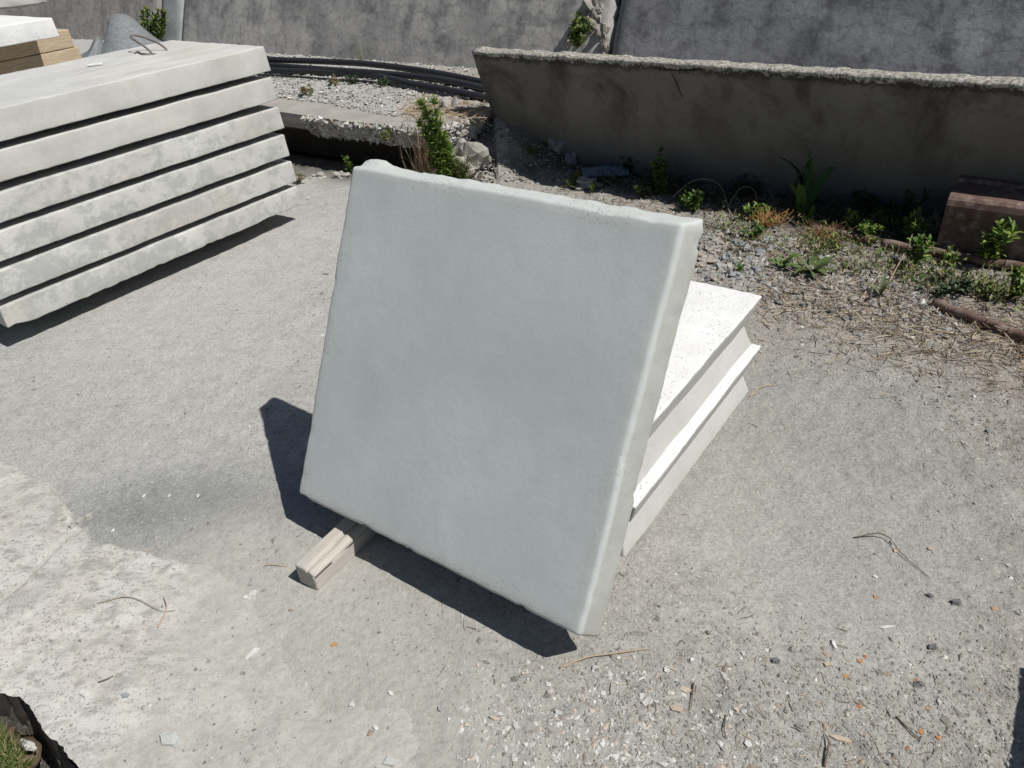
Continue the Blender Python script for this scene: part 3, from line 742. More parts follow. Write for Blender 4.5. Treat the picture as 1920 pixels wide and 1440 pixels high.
# grey sheet folded over into a peaked heap
MT = plain('grey_rubber_sheet', (.19, .205, .215), .7, .3)
base_c = hit(238, 105, W0 - nW*-.62, nW); base_c.z = 0
rgt = Vector((.915, .404, 0)); awy = Vector((-.404, .915, 0)); zt = hit(238, 26, base_c, awy).z
def sheet_h(x, y):
    c = .05; w = .25 if x > c else .30
    f = 1/(1+abs((x-c)/w)**2.6)
    g_ = sst(-.95, .0, y)**.8*(1-.4*sst(.1, .7, y)); 
    h = f*g_ + .0
    xl = -.15+.52*min(0, y+.1)    # crease running down to the left
    h -= .50*f*math.exp(-((x-xl)/.045)**2)*sst(-.9, -.3, y); h += .07*math.exp(-((x-xl+.10)/.06)**2)*sst(-.9, -.3, y)
    return h + .018*fr(x, y, 2, 4, 3) + .010*math.sin(9*x+3*y)*.5
sx_ = np.linspace(-.75, .75, 70); sy_ = np.linspace(-.95, .7, 60); V = []
for y in sy_:
    for x in sx_: V.append(base_c + rgt*x + awy*y + Vector((0, 0, .33+(zt-.33)*max(0, sheet_h(x, y)))))
n_ = len(V); V += [v-Vector((0, 0, .012)) for v in V]; m = 70
Fq = [(j*m+i, j*m+i+1, (j+1)*m+i+1, (j+1)*m+i) for j in range(59) for i in range(m-1)]; Fq += [tuple(n_+i for i in q[::-1]) for q in Fq]
rim = [i for i in range(m)] + [j*m+m-1 for j in range(1, 60)] + [59*m+i for i in range(m-2, -1, -1)] + [j*m for j in range(58, 0, -1)]
Fq += [(rim[k-1], rim[k], n_+rim[k], n_+rim[k-1])[::-1] for k in range(len(rim))]
o = mesh('rubber_sheet', V, Fq, MT); tag(o, 'grey rubber sheet folded into a peaked heap behind the left stack', 'sheet')

# ------------------------------------------------------------------ rusty steel at the right
c0 = at(1750, 476, .0); d0 = Vector((.80, -.60, 0))
RX, RY = eB.copy(), aB.copy()
V, Fq = [], []
LR, HR, DR = 2.0, .29, .34
sec = [(0, 0), (.0, .10), (.0, .19), (-.010, .20), (-.012, .25), (-.004, .275), (.012, .288), (.05, .292), (.06, .272), (.28, .272), (.29, .29), (.33, .29), (.34, .27), (.34, 0)]
nseg = 50
for i in range(nseg+1):
    s = LR*i/nseg
    for a, b in sec:
        V.append(c0 + RX*s + RY*a + Vector((0, 0, b + .003*ns(s, a, b, 9))) + RY*.003*ns(s, b, 1, 12))
ksec = len(sec); Fq = [(i*ksec+k, (i+1)*ksec+k, (i+1)*ksec+(k+1) % ksec, i*ksec+(k+1) % ksec) for i in range(nseg) for k in range(ksec)]
Fq += [tuple(range(ksec)), tuple(nseg*ksec+k for k in range(ksec))[::-1]]
bmx = bmesh.new(); bv = [bmx.verts.new(v) for v in V]; [bmx.faces.new([bv[i] for i in q]) for q in Fq]
bmesh.ops.recalc_face_normals(bmx, faces=bmx.faces); me = bpy.data.meshes.new('steel_trough'); bmx.to_mesh(me); me.materials.append(MRUST)
o = bpy.data.objects.new('steel_trough', me); COL.objects.link(o)
bmod = None
tag(o, 'rusty brown steel trough with rolled rim lying among weeds below the wall unit', 'steel trough')
def pipe(p0, p1, r, nb, label, sag=0):
    a, b = Vector(p0), Vector(p1); root = empty('rusty_pipe', a); tag(root, label, 'pipe', 'rusty pipes on the ground at the right')
    n = 40; path = [(b-a)*(k/n)+Vector((0, 0, .003*math.sin(k*.7)))+Vector((.004*ns(k, 0, 0, .2), .004*ns(0, k, 0, .2), 0)) for k in range(n+1)]
    V, Fq = tube(path, [r*(1+.04*ns(k, 1, 1, .9)) for k in range(n+1)], 14); mesh('pipe_wall', V, Fq, MRUST, root)
    for k in range(nb):
        t = (k+.7)/nb; c = (b-a)*t; d = (b-a).normalized()
        V, Fq = tube([c-d*.004, c+d*.004], r*1.07, 14); mesh('band', V, Fq, MRUST, root)
    return root
pipe(at(1748, 577)+Vector((0, 0, .022)), at(1990, 670)+Vector((0, 0, .022)), .021, 6, 'short rusty ribbed pipe lying on dry earth, nearest the camera at the right edge')
pipe(at(1520, 435)+Vector((0, 0, .02)), at(1640, 462)+Vector((0, 0, .03)), .019, 2, 'short rusty pipe end half buried in dry weeds')
pipe(at(1650, 466)+Vector((0, 0, .03)), at(2010, 530)+Vector((0, 0, .03)), .021, 7, 'long rusty ribbed pipe in front of the steel trough')

# unseen slab pile, added out of frame on the right to cast the corner shadow
pa, pb = at(1910, 1245), at(1878, 1440); ee = (pb-pa).normalized(); rr = Vector((-ee.y, ee.x, 0))
shift = Vector((SUN_D.x, SUN_D.y, 0))/SUN_D.z
for k in range(3):
    H0 = .02+.125*k; Ls, Ws = 1.1, .8
    c = pa + shift*.39 + ee*(Ls/2) + rr*(Ws/2)
    o = slab_mesh('concrete_slab', Ls, Ws, .12, MS, .004, .008, .05, 50+k, .006)
    o.matrix_world = Matrix.Translation(Vector((c.x, c.y, H0+.06))) @ Matrix.Rotation(math.atan2(ee.y, ee.x), 4, 'Z')
    tag(o, ['lowest', 'middle', 'topmost'][k] + ' slab of the unseen stack added to shade the lower right corner', 'concrete slab', 'added slabs shading the lower right corner')

# ------------------------------------------------------------------ loose gravel (stuff)
OCT = np.array([[1, 0, 0], [-1, 0, 0], [0, 1, 0], [0, -1, 0], [0, 0, 1], [0, 0, -1]], float)
OF = np.array([[0, 2, 4], [2, 1, 4], [1, 3, 4], [3, 0, 4], [2, 0, 5], [1, 2, 5], [3, 1, 5], [0, 3, 5]])
def pebbles(name, pts, sizes, tints, label=None, cat=None, flat=.5, mat=None):
    n = len(pts); sh = OCT[None]*(1+np.random.uniform(-.35, .35, (n, 6, 1))) + np.random.uniform(-.25, .25, (n, 6, 3))
    sh *= np.stack([np.random.uniform(.7, 1.4, n), np.random.uniform(.6, 1, n), np.random.uniform(flat*.5, flat*1.3, n)], 1)[:, None]
    a = np.random.uniform(0, 2*math.pi, n); c, s = np.cos(a), np.sin(a)
    R = np.zeros((n, 3, 3)); R[:, 0, 0] = c; R[:, 0, 1] = -s; R[:, 1, 0] = s; R[:, 1, 1] = c; R[:, 2, 2] = 1
    tl = np.random.uniform(-.5, .5, n); Q = np.zeros((n, 3, 3)); Q[:, 0, 0] = 1; Q[:, 1, 1] = np.cos(tl); Q[:, 1, 2] = -np.sin(tl); Q[:, 2, 1] = np.sin(tl); Q[:, 2, 2] = np.cos(tl)
    sh = np.einsum('nij,nkj->nki', R@Q, sh)*np.asarray(sizes)[:, None, None] + np.asarray(pts)[:, None]
    V = sh.reshape(-1, 3); Fq = (OF[None]+(np.arange(n)*6)[:, None, None]).reshape(-1, 3)
    o = mesh(name, V.tolist(), Fq.tolist(), mat or MTINT, None, False, np.repeat(np.asarray(tints), 6, 0))
    return tag(o, label, cat, None, 'stuff')
def inpoly_slabs(x, y):
    # keep clear of the pile and the timbers
    d = Vector((x, y, 0))-CP; a, b = d.dot(uP), d.dot(vP)
    return -WP+.02 < a < -.02 and -WP+.02 < b < -.02
palette = np.array([[.30, .29, .27], [.36, .35, .33], [.27, .255, .23], [.44, .43, .40], [.22, .205, .185], [.33, .28, .23], [.29, .285, .27], [.60, .59, .55]])
pw = np.array([.22, .2, .18, .1, .1, .1, .07, .03])
def surf(x, y):
    z = gz(x, y)
    if y < 2.5 and x < .4:
        z = max(ground_z(x, y), pad_z(x, y)) if sdpoly(x, y) > -.02 else z
    return z
def scatter(n, dens, smin, smax, pwr=2.2):
    P, Sz, T = [], [], []
    while len(P) < n:
        v = random.random(); y = .55+5.1*(v**1.5); x = random.uniform(-.75*y-.35, .62*y+.6)
        if random.random() > dens(x, y): continue
        if inpoly_slabs(x, y) or pit(x, y) > 0: continue
        s = smin+(smax-smin)*random.random()**pwr; s *= (1+.12*max(0, y-1.5))
        P.append((x, y, surf(x, y)+s*.03)); Sz.append(s); c = palette[np.random.choice(8, p=pw)]*random.uniform(.8, 1.2); T.append(c)
    return P, Sz, T
def dens(x, y):
    d = .10 + .25*sst(-.2, .4, ns(x, y, 2, 2.0))
    d += .8*sst(1.35, .95, y)*sst(-.2, .25, x)                 # bottom right
    d += 1.0*sst(1.0, 1.6, x*.75+y*.28+.25*ns(x, y, 0, 2))     # right side
    d += .9*sst(.45, .1, abs((x-1.0)*.62+(y-2.9)*.78-.05))*(x > .4)  # strip behind the pile
    c = math.hypot((x-.95)/.55, (y-1.75)/.65)                  # swept area right of the pile
    d *= .12+.88*sst(.8, 1.25, c)
    if sdpoly(x, y) > 0: d *= .3
    if x < -1.0 and y > 2: d *= .3
    return min(1, d)
P, Sz, T = scatter(56000, dens, .0014, .006, 2.0); pebbles('fine_gravel', P, Sz, T, 'fine grey grit and gravel strewn over the dirt yard', 'gravel')
P, Sz, T = scatter(4200, dens, .004, .012, 2.2); pebbles('coarse_gravel', P, Sz, T, 'coarser grey and pale pebbles strewn over the dirt yard', 'gravel', .45)
P, Sz, T = [], [], []
while len(P) < 900:
    px, py = random.uniform(840, 1500), random.uniform(1215, 1480); p = at(px, py)
    if random.random() > sst(1520, 1150, px)*sst(1200, 1300, py) or ns(p.x, p.y, 5, 7) < random.uniform(-.5, .25): continue
    r = .0025+.0075*random.random()**2.5; P.append((p.x, p.y, surf(p.x, p.y)+r*.08)); Sz.append(r); c0_ = random.choice([(.58, .57, .54), (.50, .49, .46), (.46, .46, .45), (.52, .45, .38), (.62, .61, .59)]); T.append(c0_)
pebbles('pale_chips', P, Sz, T, 'small pale flat chips of mortar scattered thickly at the bottom centre', 'mortar chips', .35)
# gravel heaped in shade by the wall unit, behind the pile, and on the ledge
P, Sz, T = [], [], []
for k in range(5200):
    r = random.random()
    if r < .4: p = at(random.uniform(850, 1110), random.uniform(225, 345)); x, y = p.x, p.y
    else:
        px = random.uniform(1290, 1800); p = at(px, 440+(px-1290)*.22+random.gauss(20, 38)); x, y = p.x, p.y
    if y > 6 or inpoly_slabs(x, y): continue
    s = .005+.016*random.random()**2.2; P.append((x, y, gz(x, y)+s*.2)); Sz.append(s); T.append(palette[np.random.choice(8, p=pw)]*random.uniform(.7, 1.25))
pebbles('rubble', P, Sz, T, 'broken grey rubble below the wall unit and behind the low pile', 'rubble', .6)
P, Sz, T = [], [], []
for k in range(9000):
    s = random.uniform(-1.4, 3.0); Pq = W0+eW*s; t = random.random()**1.3; g0 = gline(Pq); q = Pq+aW*(g0*(1-t)+.2*t)
    r = .004+.014*random.random()**2.5
    P.append((q.x, q.y, ZL+.002+.022*sst(0, .12, t)+.006)); Sz.append(r); T.append(palette[np.random.choice(8, p=[.15, .25, .1, .3, .02, .06, .04, .08])]*random.uniform(.9, 1.35))
pebbles('ledge_gravel', P, Sz, T, 'pale crushed gravel spread on the ledge below the hoses', 'gravel', .6)

# ------------------------------------------------------------------ single stones, chips, leaves
def chip(px, py, L, Wd, T, col, label, cat='chip', name='stone_chip', z=None, grp=None, rot=None):
    L *= .85; Wd *= .85
    p = at(px, py); V, Fq = [], []; n = random.choice((4, 5, 5, 6)); a0 = random.uniform(0, 6)
    ang = sorted([2*math.pi*(i+random.uniform(-.3, .3))/n for i in range(n)])
    for k, (zz_, sc) in enumerate(((0, 1), (T, .9), (T*1.05, .6))):
        for a in ang: V.append(Vector((math.cos(a)*L/2*sc*1.1, math.sin(a)*Wd/2*sc*1.1, zz_+(.15*T*math.sin(a*3+a0) if k else 0))))
    Fq = [(k*n+i, k*n+(i+1) % n, (k+1)*n+(i+1) % n, (k+1)*n+i) for k in range(2) for i in range(n)] + [tuple(2*n+i for i in range(n)), tuple(range(n))[::-1]]
    o = mesh(name, V, Fq, MTINT, None, False, [col]*len(V))
    o.location = (p.x, p.y, surf(p.x, p.y)-.001 if z is None else z)
    o.rotation_euler = (random.uniform(-.15, .15), random.uniform(-.15, .15), random.uniform(0, 6.3) if rot is None else rot)
    return tag(o, label, cat, grp)
WH = (.62, .61, .585); PG = (.47, .475, .46); TAN = (.50, .42, .34); GR = (.36, .36, .35)
chips = [
 (475, 1115, .030, .022, WH, 'white square chip right of the timber end on the worn concrete'), (462, 1123, .022, .016, WH, 'smaller white chip touching the white square chip near the timber'),
 (157, 1163, .018, .014, WH, 'small white chip on the pocked concrete at the left'), (473, 1228, .052, .018, WH, 'long narrow white sliver on the concrete, left of the orange leaf'),
 (165, 1310, .045, .022, WH, 'pale oblong flake near the pit at lower left'), (322, 1392, .062, .042, PG, 'large pale grey angular flake at the bottom left'),
 (735, 1428, .05, .03, PG, 'pale flake at the bottom edge, left of centre'), (240, 1312, .02, .018, (.30, .32, .33), 'small dark grey stone on the concrete near the pit'),
 (1250, 1258, .022, .016, WH, 'bright white chip below the dry stalk'), (1297, 1240, .016, .012, WH, 'thin white chip above the bright white chip'), (1115, 1255, .016, .014, PG, 'pale chip left end below the dry stalk'),
 (1212, 1318, .040, .020, PG, 'pale flat flake in the gravel at bottom centre'), (1268, 1332, .036, .02, TAN, 'tan flat stone right of the pale flat flake'), (1285, 1295, .040, .018, TAN, 'long tan stone chip above the tan flat stone'),
 (1663, 1178, .046, .012, WH, 'narrow white strip of plaster on the right-hand gravel'), (1563, 1212, .032, .012, WH, 'white oblong chip among the orange scraps'),
 (1575, 1388, .055, .016, TAN, 'pale wood-like fragment at the bottom right'), (1550, 1250, .022, .018, (.42, .36, .28), 'round tan pebble left of the orange leaf scraps'),
 (1672, 1020, .022, .014, PG, 'pale blue-grey chip at the twig end on the right'), (1678, 1036, .02, .016, TAN, 'tan chip below the pale blue-grey chip by the twig'),
 (1402, 1398, .02, .018, WH, 'white square chip near the bottom edge, right of centre'), (1176, 1418, .022, .012, WH, 'white chip at the bottom edge under the centre'), (1370, 1340, .022, .01, WH, 'white splinter standing at the end of a dark twig'),
 (1745, 1032, .03, .02, (.42, .36, .31), 'flat brownish stone on the track at the right'), (1640, 1085, .018, .012, WH, 'tiny white chip in the middle of the right-hand gravel'),
 (1890, 1060, .02, .014, PG, 'pale chip close to the right edge of the picture'), (1760, 1320, .018, .01, WH, 'white chip just above the lower right corner'), (660, 1322, .02, .014, WH, 'white chip on the concrete at bottom centre-left'),
 (704, 1365, .018, .012, WH, 'small white chip near the lower edge of the concrete'), (733, 1302, .02, .012, WH, 'white chip where the concrete runs under the dirt'), (826, 1330, .02, .016, GR, 'grey pebble where dirt covers the concrete'),
 (968, 1362, .024, .02, PG, 'pale grey pebble at bottom centre'), (1047, 1338, .022, .016, PG, 'pale pebble above the bottom centre gravel'), (605, 630, .03, .012, WH, 'tiny white chip at the left edge of the leaning slab'),
 (270, 930, .02, .008, WH, 'white sliver on the tarred patch, left one'), (318, 931, .02, .008, WH, 'white sliver on the tarred patch, middle one'), (372, 930, .02, .008, WH, 'white sliver on the tarred patch, right one'),
 (212, 995, .018, .008, WH, 'white sliver near the edge of the worn concrete'), (575, 374, .07, .05, (.55, .54, .5), 'pale flat stone at the foot of the left stack corner'),
]
for px, py, L, w_, col, lab in chips: chip(px, py, L, w_, .004+.1*w_, col, lab)
# small heap of stones on the edge of the concrete
for px, py, L, w_, lab in [(150, 976, .030, .022, 'grey-buff broken lump, largest of the heap at the edge of the worn concrete'), (167, 967, .022, .018, 'small grey lump at the upper right of the heap on the concrete edge'),
                           (140, 992, .022, .016, 'small buff lump at the left of the heap on the concrete edge'), (160, 996, .028, .018, 'flat buff lump at the bottom of the heap on the concrete edge'), (124, 980, .014, .012, 'tiny grey stone apart to the left of the heap on the concrete edge')]:
    chip(px, py, L*1.3, w_*1.3, .012, (.42, .41, .375), lab, 'stone', 'stone')
# orange leaf scraps
ORG = [(626, 1208, .022, 'orange leaf scrap lying alone on the worn concrete'), (1612, 1240, .018, 'orange leaf scrap, upper one of the cluster at lower right'), (1622, 1232, .012, 'tiny orange scrap beside the upper one of the cluster'),
       (1585, 1270, .018, 'bright orange scrap below the round tan pebble'), (1660, 1267, .014, 'rust orange scrap in the middle of the cluster'), (1717, 1274, .014, 'orange scrap touching a dark stone'),
       (1865, 1143, .020, 'orange dry scrap near the right edge'), (1641, 1122, .014, 'pale orange scrap north of the cluster'), (1610, 1325, .014, 'small orange scrap below the cluster'),
       (1728, 1370, .018, 'round orange scrap by a dark twig at lower right'), (1760, 1384, .014, 'reddish scrap right of the round orange one'), (1700, 1404, .012, 'red-brown scrap near the bottom edge'), (1738, 1330, .014, 'faded orange scrap above the dark twig')]
for px, py, s, lab in ORG:
    c = random.choice([(.48, .22, .08), (.38, .16, .07), (.46, .27, .12)]); o = chip(px, py, s*1.1, s*.8, .0025, c, lab, 'leaf', 'leaf_scrap')
for k, (px, py, r) in enumerate([(1455, 1242, .010), (1748, 1214, .010), (1722, 1284, .011), (1790, 1132, .011), (1742, 1120, .008)]):
    p = at(px, py); V, Fq = lump((0, 0, 0), r, k+13, (1.2, .8, .6), 5, .35); o = mesh('stone', V, Fq, MTINT, None, False, [(.15, .15, .155)]*len(V))
    o.location = (p.x, p.y, surf(p.x, p.y)+r*.25); tag(o, ['dark stone alone at the left of the orange leaf cluster', 'dark stone above the right end of the orange leaf cluster', 'dark stone touching an orange leaf scrap', 'dark stone on the track, rightmost of the dark ones', 'smallest dark stone, left of the rightmost one'][k], 'stone')
# bigger blocks of rubble near the hollow and in the shade
def rock(px, py, r, col, label, sq=(1, .8, .6), z=0, n=14, name='rock', cat='rock', amp=.5):
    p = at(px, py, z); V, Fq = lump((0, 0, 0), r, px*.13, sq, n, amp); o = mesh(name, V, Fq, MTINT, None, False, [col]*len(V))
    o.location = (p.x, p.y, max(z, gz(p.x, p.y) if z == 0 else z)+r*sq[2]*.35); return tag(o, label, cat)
rock(876, 336, .115, (.36, .34, .31), 'jagged concrete lump at the right end of the hollow, beside the tall green weed', (1.1, .8, .95))
rock(856, 300, .08, (.38, .36, .33), 'smaller concrete lump resting above the jagged one', (.9, .8, 1.3))
rock(597, 333, .035, (.42, .40, .37), 'pale stone at the mouth of the hollow, left one', (1.4, .8, .6))
rock(640, 332, .035, (.42, .40, .37), 'pale stone at the mouth of the hollow beside the slab corner', (1.4, .8, .7))
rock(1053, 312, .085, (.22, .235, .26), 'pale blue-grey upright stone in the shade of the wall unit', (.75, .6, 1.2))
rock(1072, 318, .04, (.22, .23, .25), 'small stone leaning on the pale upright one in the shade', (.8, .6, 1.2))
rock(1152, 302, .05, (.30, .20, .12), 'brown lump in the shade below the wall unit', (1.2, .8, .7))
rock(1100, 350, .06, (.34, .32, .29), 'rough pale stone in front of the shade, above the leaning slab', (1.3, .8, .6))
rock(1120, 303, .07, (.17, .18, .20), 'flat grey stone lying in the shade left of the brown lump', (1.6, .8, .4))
o = slab_mesh('broken_tile', .30, .09, .02, plain('blue_grey_plastic', (.14, .19, .23), .5, .4), 0, .006, .03, 77, .008)
p = at(1135, 336); o.matrix_world = Matrix.Translation(Vector((p.x, p.y, .05))) @ Matrix.Rotation(-.1, 4, 'Z') @ Matrix.Rotation(.35, 4, 'X')
tag(o, 'blue-grey strip of plastic lying in the shade among stones', 'plastic strip')
for k, (px, py, r) in enumerate([(1340, 470, .03), (1362, 485, .035), (1385, 462, .03), (1405, 488, .028), (1352, 505, .03), (1322, 452, .028), (1418, 508, .024), (1380, 520, .022), (1448, 470, .028), (1345, 440, .024), (1480, 452, .022), (1310, 480, .02), (1440, 522, .02), (1395, 442, .024), (1465, 498, .02), (1332, 520, .02), (1352, 452, .035), (1372, 438, .03), (1398, 468, .036), (1330, 492, .034), (1425, 475, .03), (1300, 465, .03), (1315, 500, .03), (1370, 505, .028), (1440, 452, .026), (1540, 490, .03), (1575, 470, .026), (1505, 470, .024), (1590, 500, .024), (1290, 445, .028)]):
    p = at(px, py); V, Fq = lump((0, 0, 0), r, k*2.3, (1.2, .85, .55), 5, .45); c = random.choice([(.33, .34, .35), (.42, .41, .39), (.27, .28, .29), (.37, .33, .29)])
    o = mesh('stone', V, Fq, MTINT, None, False, [c]*len(V)); o.location = (p.x, p.y, gz(p.x, p.y)+r*.2); o.rotation_euler = (0, 0, k*1.3)
    tag(o, 'small broken grey stone among the rubble just behind the low white pile', 'stone', 'broken stones behind the low pile')

# ------------------------------------------------------------------ twigs and straws
def twig(pts, r, col, label, name='twig'):
    P = [at(px, py) for px, py, _ in pts]; P = [Vector((p.x, p.y, surf(p.x, p.y)+r+h)) for p, (_, _, h) in zip(P, pts)]
    Q = spline(P, 6); V, Fq = tube(Q, [r*.72*(1-.6*i/len(Q)) for i in range(len(Q))], 6)
    return tag(mesh(name, V, Fq, MDRY, None, True, [col]*len(V)), label, 'twig')
STR = (.50, .38, .24); DKT = (.17, .135, .10)
twig([(1050, 1254, 0), (1100, 1238, .006), (1150, 1230, .004), (1218, 1218, .002)], .003, STR, 'long dry straw-coloured stalk below the foot of the leaning slab')
twig([(1600, 1012, 0), (1640, 1010, .012), (1665, 1018, .01), (1690, 1045, .004), (1742, 1088, 0)], .003, DKT, 'thin dark twig bent over on the right-hand gravel')
twig([(1300, 1285, 0), (1296, 1330, .004)], .003, DKT, 'short dark twig standing in the bottom gravel'); twig([(1360, 1345, 0), (1357, 1378, .006), (1362, 1390, 0)], .0025, DKT, 'small hooked dark twig at bottom centre')
twig([(1680, 1345, 0), (1712, 1375, .004), (1730, 1390, 0)], .003, DKT, 'dark twig beside the round orange scrap'); twig([(1545, 1440, 0), (1552, 1400, .006), (1546, 1380, 0)], .004, DKT, 'dark twig at the bottom edge by the wood fragment')
twig([(190, 1140, 0), (250, 1130, .004), (305, 1155, .006), (330, 1152, 0)], .002, (.33, .27, .2), 'fine dry root lying on the worn concrete'); twig([(300, 1185, 0), (318, 1152, .008), (312, 1130, .004)], .003, (.45, .33, .25), 'dry root crossing the fine one on the concrete')
twig([(190, 1288, 0), (205, 1284, .003), (218, 1276, 0)], .003, DKT, 'short black twig on the concrete near the pit'); twig([(540, 1065, 0), (500, 1062, .003), (488, 1075, .002)], .002, STR, 'pale straw left of the timber end')
twig([(1145, 343, .0), (1175, 325, .05), (1200, 322, .07)], .006, (.62, .55, .42), 'pale split stalk above the leaning slab, among stones'); 
twig([(1260, 378, .02), (1300, 370, .10), (1345, 380, .10), (1370, 410, .0)], .0045, (.42, .33, .25), 'arched dry bramble stem between the weeds'); twig([(1360, 402, .0), (1385, 384, .08), (1412, 388, .08), (1420, 415, .0)], .004, (.42, .33, .25), 'second small arched bramble stem to the right')
twig([(1500, 560, 0), (1570, 590, .01), (1600, 600, 0)], .004, (.2, .16, .12), 'brown twig on the dry earth below the rosette'); twig([(1610, 565, 0), (1650, 522, .02)], .004, (.55, .47, .36), 'pale straight straw right of the rosette')
twig([(1662, 540, .0), (1690, 500, .08), (1700, 482, .12)], .0045, (.40, .32, .24), 'upright dead stem near the middle of the weed strip'); twig([(1405, 745, 0), (1430, 728, .01), (1462, 722, .004)], .003, STR, 'thin straw at the right foot of the low pile')
def straws(name, n, place, lmin, lmax, cols, label, lift=.03, r=.0012):
    V, Fq, T = [], [], []
    for k in range(n):
        x, y, z = place(); a = random.uniform(0, math.pi*2); L = random.uniform(lmin, lmax); c = random.choice(cols); b0 = random.uniform(.7, 1.2); c = [v*b0 for v in c]
        h = random.random()**2*lift; b = random.uniform(-.4, .4); d = Vector((math.cos(a), math.sin(a), 0)); e = Vector((-d.y, d.x, 0))
        P = [Vector((x, y, z))+d*(L*t)+e*(b*L*t*t)+Vector((0, 0, h*t+.001)) for t in (0, .5, 1)]; rr = r*random.uniform(.6, 1.5)
        i0 = len(V)
        for p in P:
            for q in range(3): w = 2.1*q; V.append(p+e*math.cos(w)*rr+Vector((0, 0, math.sin(w)*rr)))
        for s in range(2):
            for q in range(3): Fq.append((i0+s*3+q, i0+s*3+(q+1) % 3, i0+s*3+3+(q+1) % 3, i0+s*3+3+q))
        T += [c]*9
    return tag(mesh(name, V, Fq, MDRY, None, False, T), label, 'straw', None, 'stuff')
def strip_place(spread=45, lo=1300, hi=1950, off=30):
    def f():
        while True:
            px = random.uniform(lo, hi); py = 450+(px-1290)*.24+off+random.gauss(0, spread); p = at(px, py)
            if p.y < 6 and not inpoly_slabs(p.x, p.y): return p.x, p.y, gz(p.x, p.y)
    return f
SC = [(.46, .37, .26), (.34, .26, .18), (.22, .17, .12), (.5, .43, .33)]
straws('dry_straw', 2600, strip_place(48, 1430, 1980, 40), .02, .10, SC, 'dry straw and dead stems littering the strip of weeds', .035)
straws('dry_litter', 700, strip_place(30, 1100, 1500, -20), .02, .07, SC, 'dead stalks between the stones above the leaning slab', .03)
def near_place():
    while True:
        y = random.uniform(.8, 3.0); x = random.uniform(-.5, .65*y+.3)
        if random.random() < dens(x, y)*.8 and not inpoly_slabs(x, y): return x, y, surf(x, y)
straws('scattered_straw', 420, near_place, .008, .04, SC, 'small straws and splinters strewn on the yard dirt', .006, .0009)

# ------------------------------------------------------------------ weeds
GREENS = [(.10, .19, .035), (.13, .24, .045), (.08, .15, .04), (.16, .26, .06)]
def leaf_geo(L, Wd, curl, seg=5, fold=.25, wav=0):
    V, Fq = [], []
    for i in range(seg+1):
        t = i/seg; w = Wd*.5*(math.sin(math.pi*min(1, t*.93+.04))**.8)*(1-.25*t)+.0006; z = curl*L*(math.sin(t*1.7)-t*.6*t); x = L*t*(1-.15*abs(curl)*t)
        wv = wav*math.sin(i*2.3)
        V += [Vector((x, -w, z+fold*w+wv)), Vector((x, 0, z)), Vector((x, w, z+fold*w-wv))]
    # give the blade a thin underside
    n = len(V); V += [v-Vector((0, 0, .0007)) for v in V]
    for i in range(seg):
        a = i*3; Fq += [(a, a+3, a+4, a+1), (a+1, a+4, a+5, a+2), (n+a+1, n+a+4, n+a+3, n+a), (n+a+2, n+a+5, n+a+4, n+a+1)]
    return V, Fq
def rosette(px, py, n, L, Wd, label, up=(.2, .7), cols=GREENS, rot0=0, name='broadleaf_weed', dz=0):
    p = at(px, py); root = empty(name, (p.x, p.y, gz(p.x, p.y)+dz)); tag(root, label, 'weed')
    for k in range(n):
        c = random.choice(cols); b0 = random.uniform(.85, 1.15); c = [v*b0 for v in c]
        V, Fq = leaf_geo(L*random.uniform(.7, 1.1), Wd*random.uniform(.8, 1.1), random.uniform(.15, .45), 6, .3, .002)
        o = mesh('leaf', V, Fq, MLEAF, root, True, [c]*len(V)); o.rotation_euler = (random.uniform(-.25, .25), -random.uniform(*up), rot0+2*math.pi*k/n+random.uniform(-.3, .3))
    return root
rosette(1522, 512, 9, .165, .046, 'low rosette of broad green leaves on the stones behind the low pile', (.05, .45), [(.13, .19, .065), (.16, .21, .08)])
rosette(1468, 505, 4, .11, .035, 'small few-leaved green weed just left of the rosette', (.2, .9))
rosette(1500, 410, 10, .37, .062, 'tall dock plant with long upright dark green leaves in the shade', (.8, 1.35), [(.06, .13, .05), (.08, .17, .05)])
rosette(1515, 420, 5, .12, .03, 'bright little weed at the foot of the tall dock plant', (.5, 1.1), [(.17, .30, .05)])
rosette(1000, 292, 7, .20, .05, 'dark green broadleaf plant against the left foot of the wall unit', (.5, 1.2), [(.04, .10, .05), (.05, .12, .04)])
rosette(1650, 555, 5, .10, .025, 'pale grey-green weed in the dry earth above the swept area', (.3, .9), [(.2, .24, .12)])
rosette(1845, 480, 6, .15, .045, 'leafy weed with upright leaves in front of the steel trough', (.6, 1.2), [(.12, .22, .05), (.2, .28, .05)])
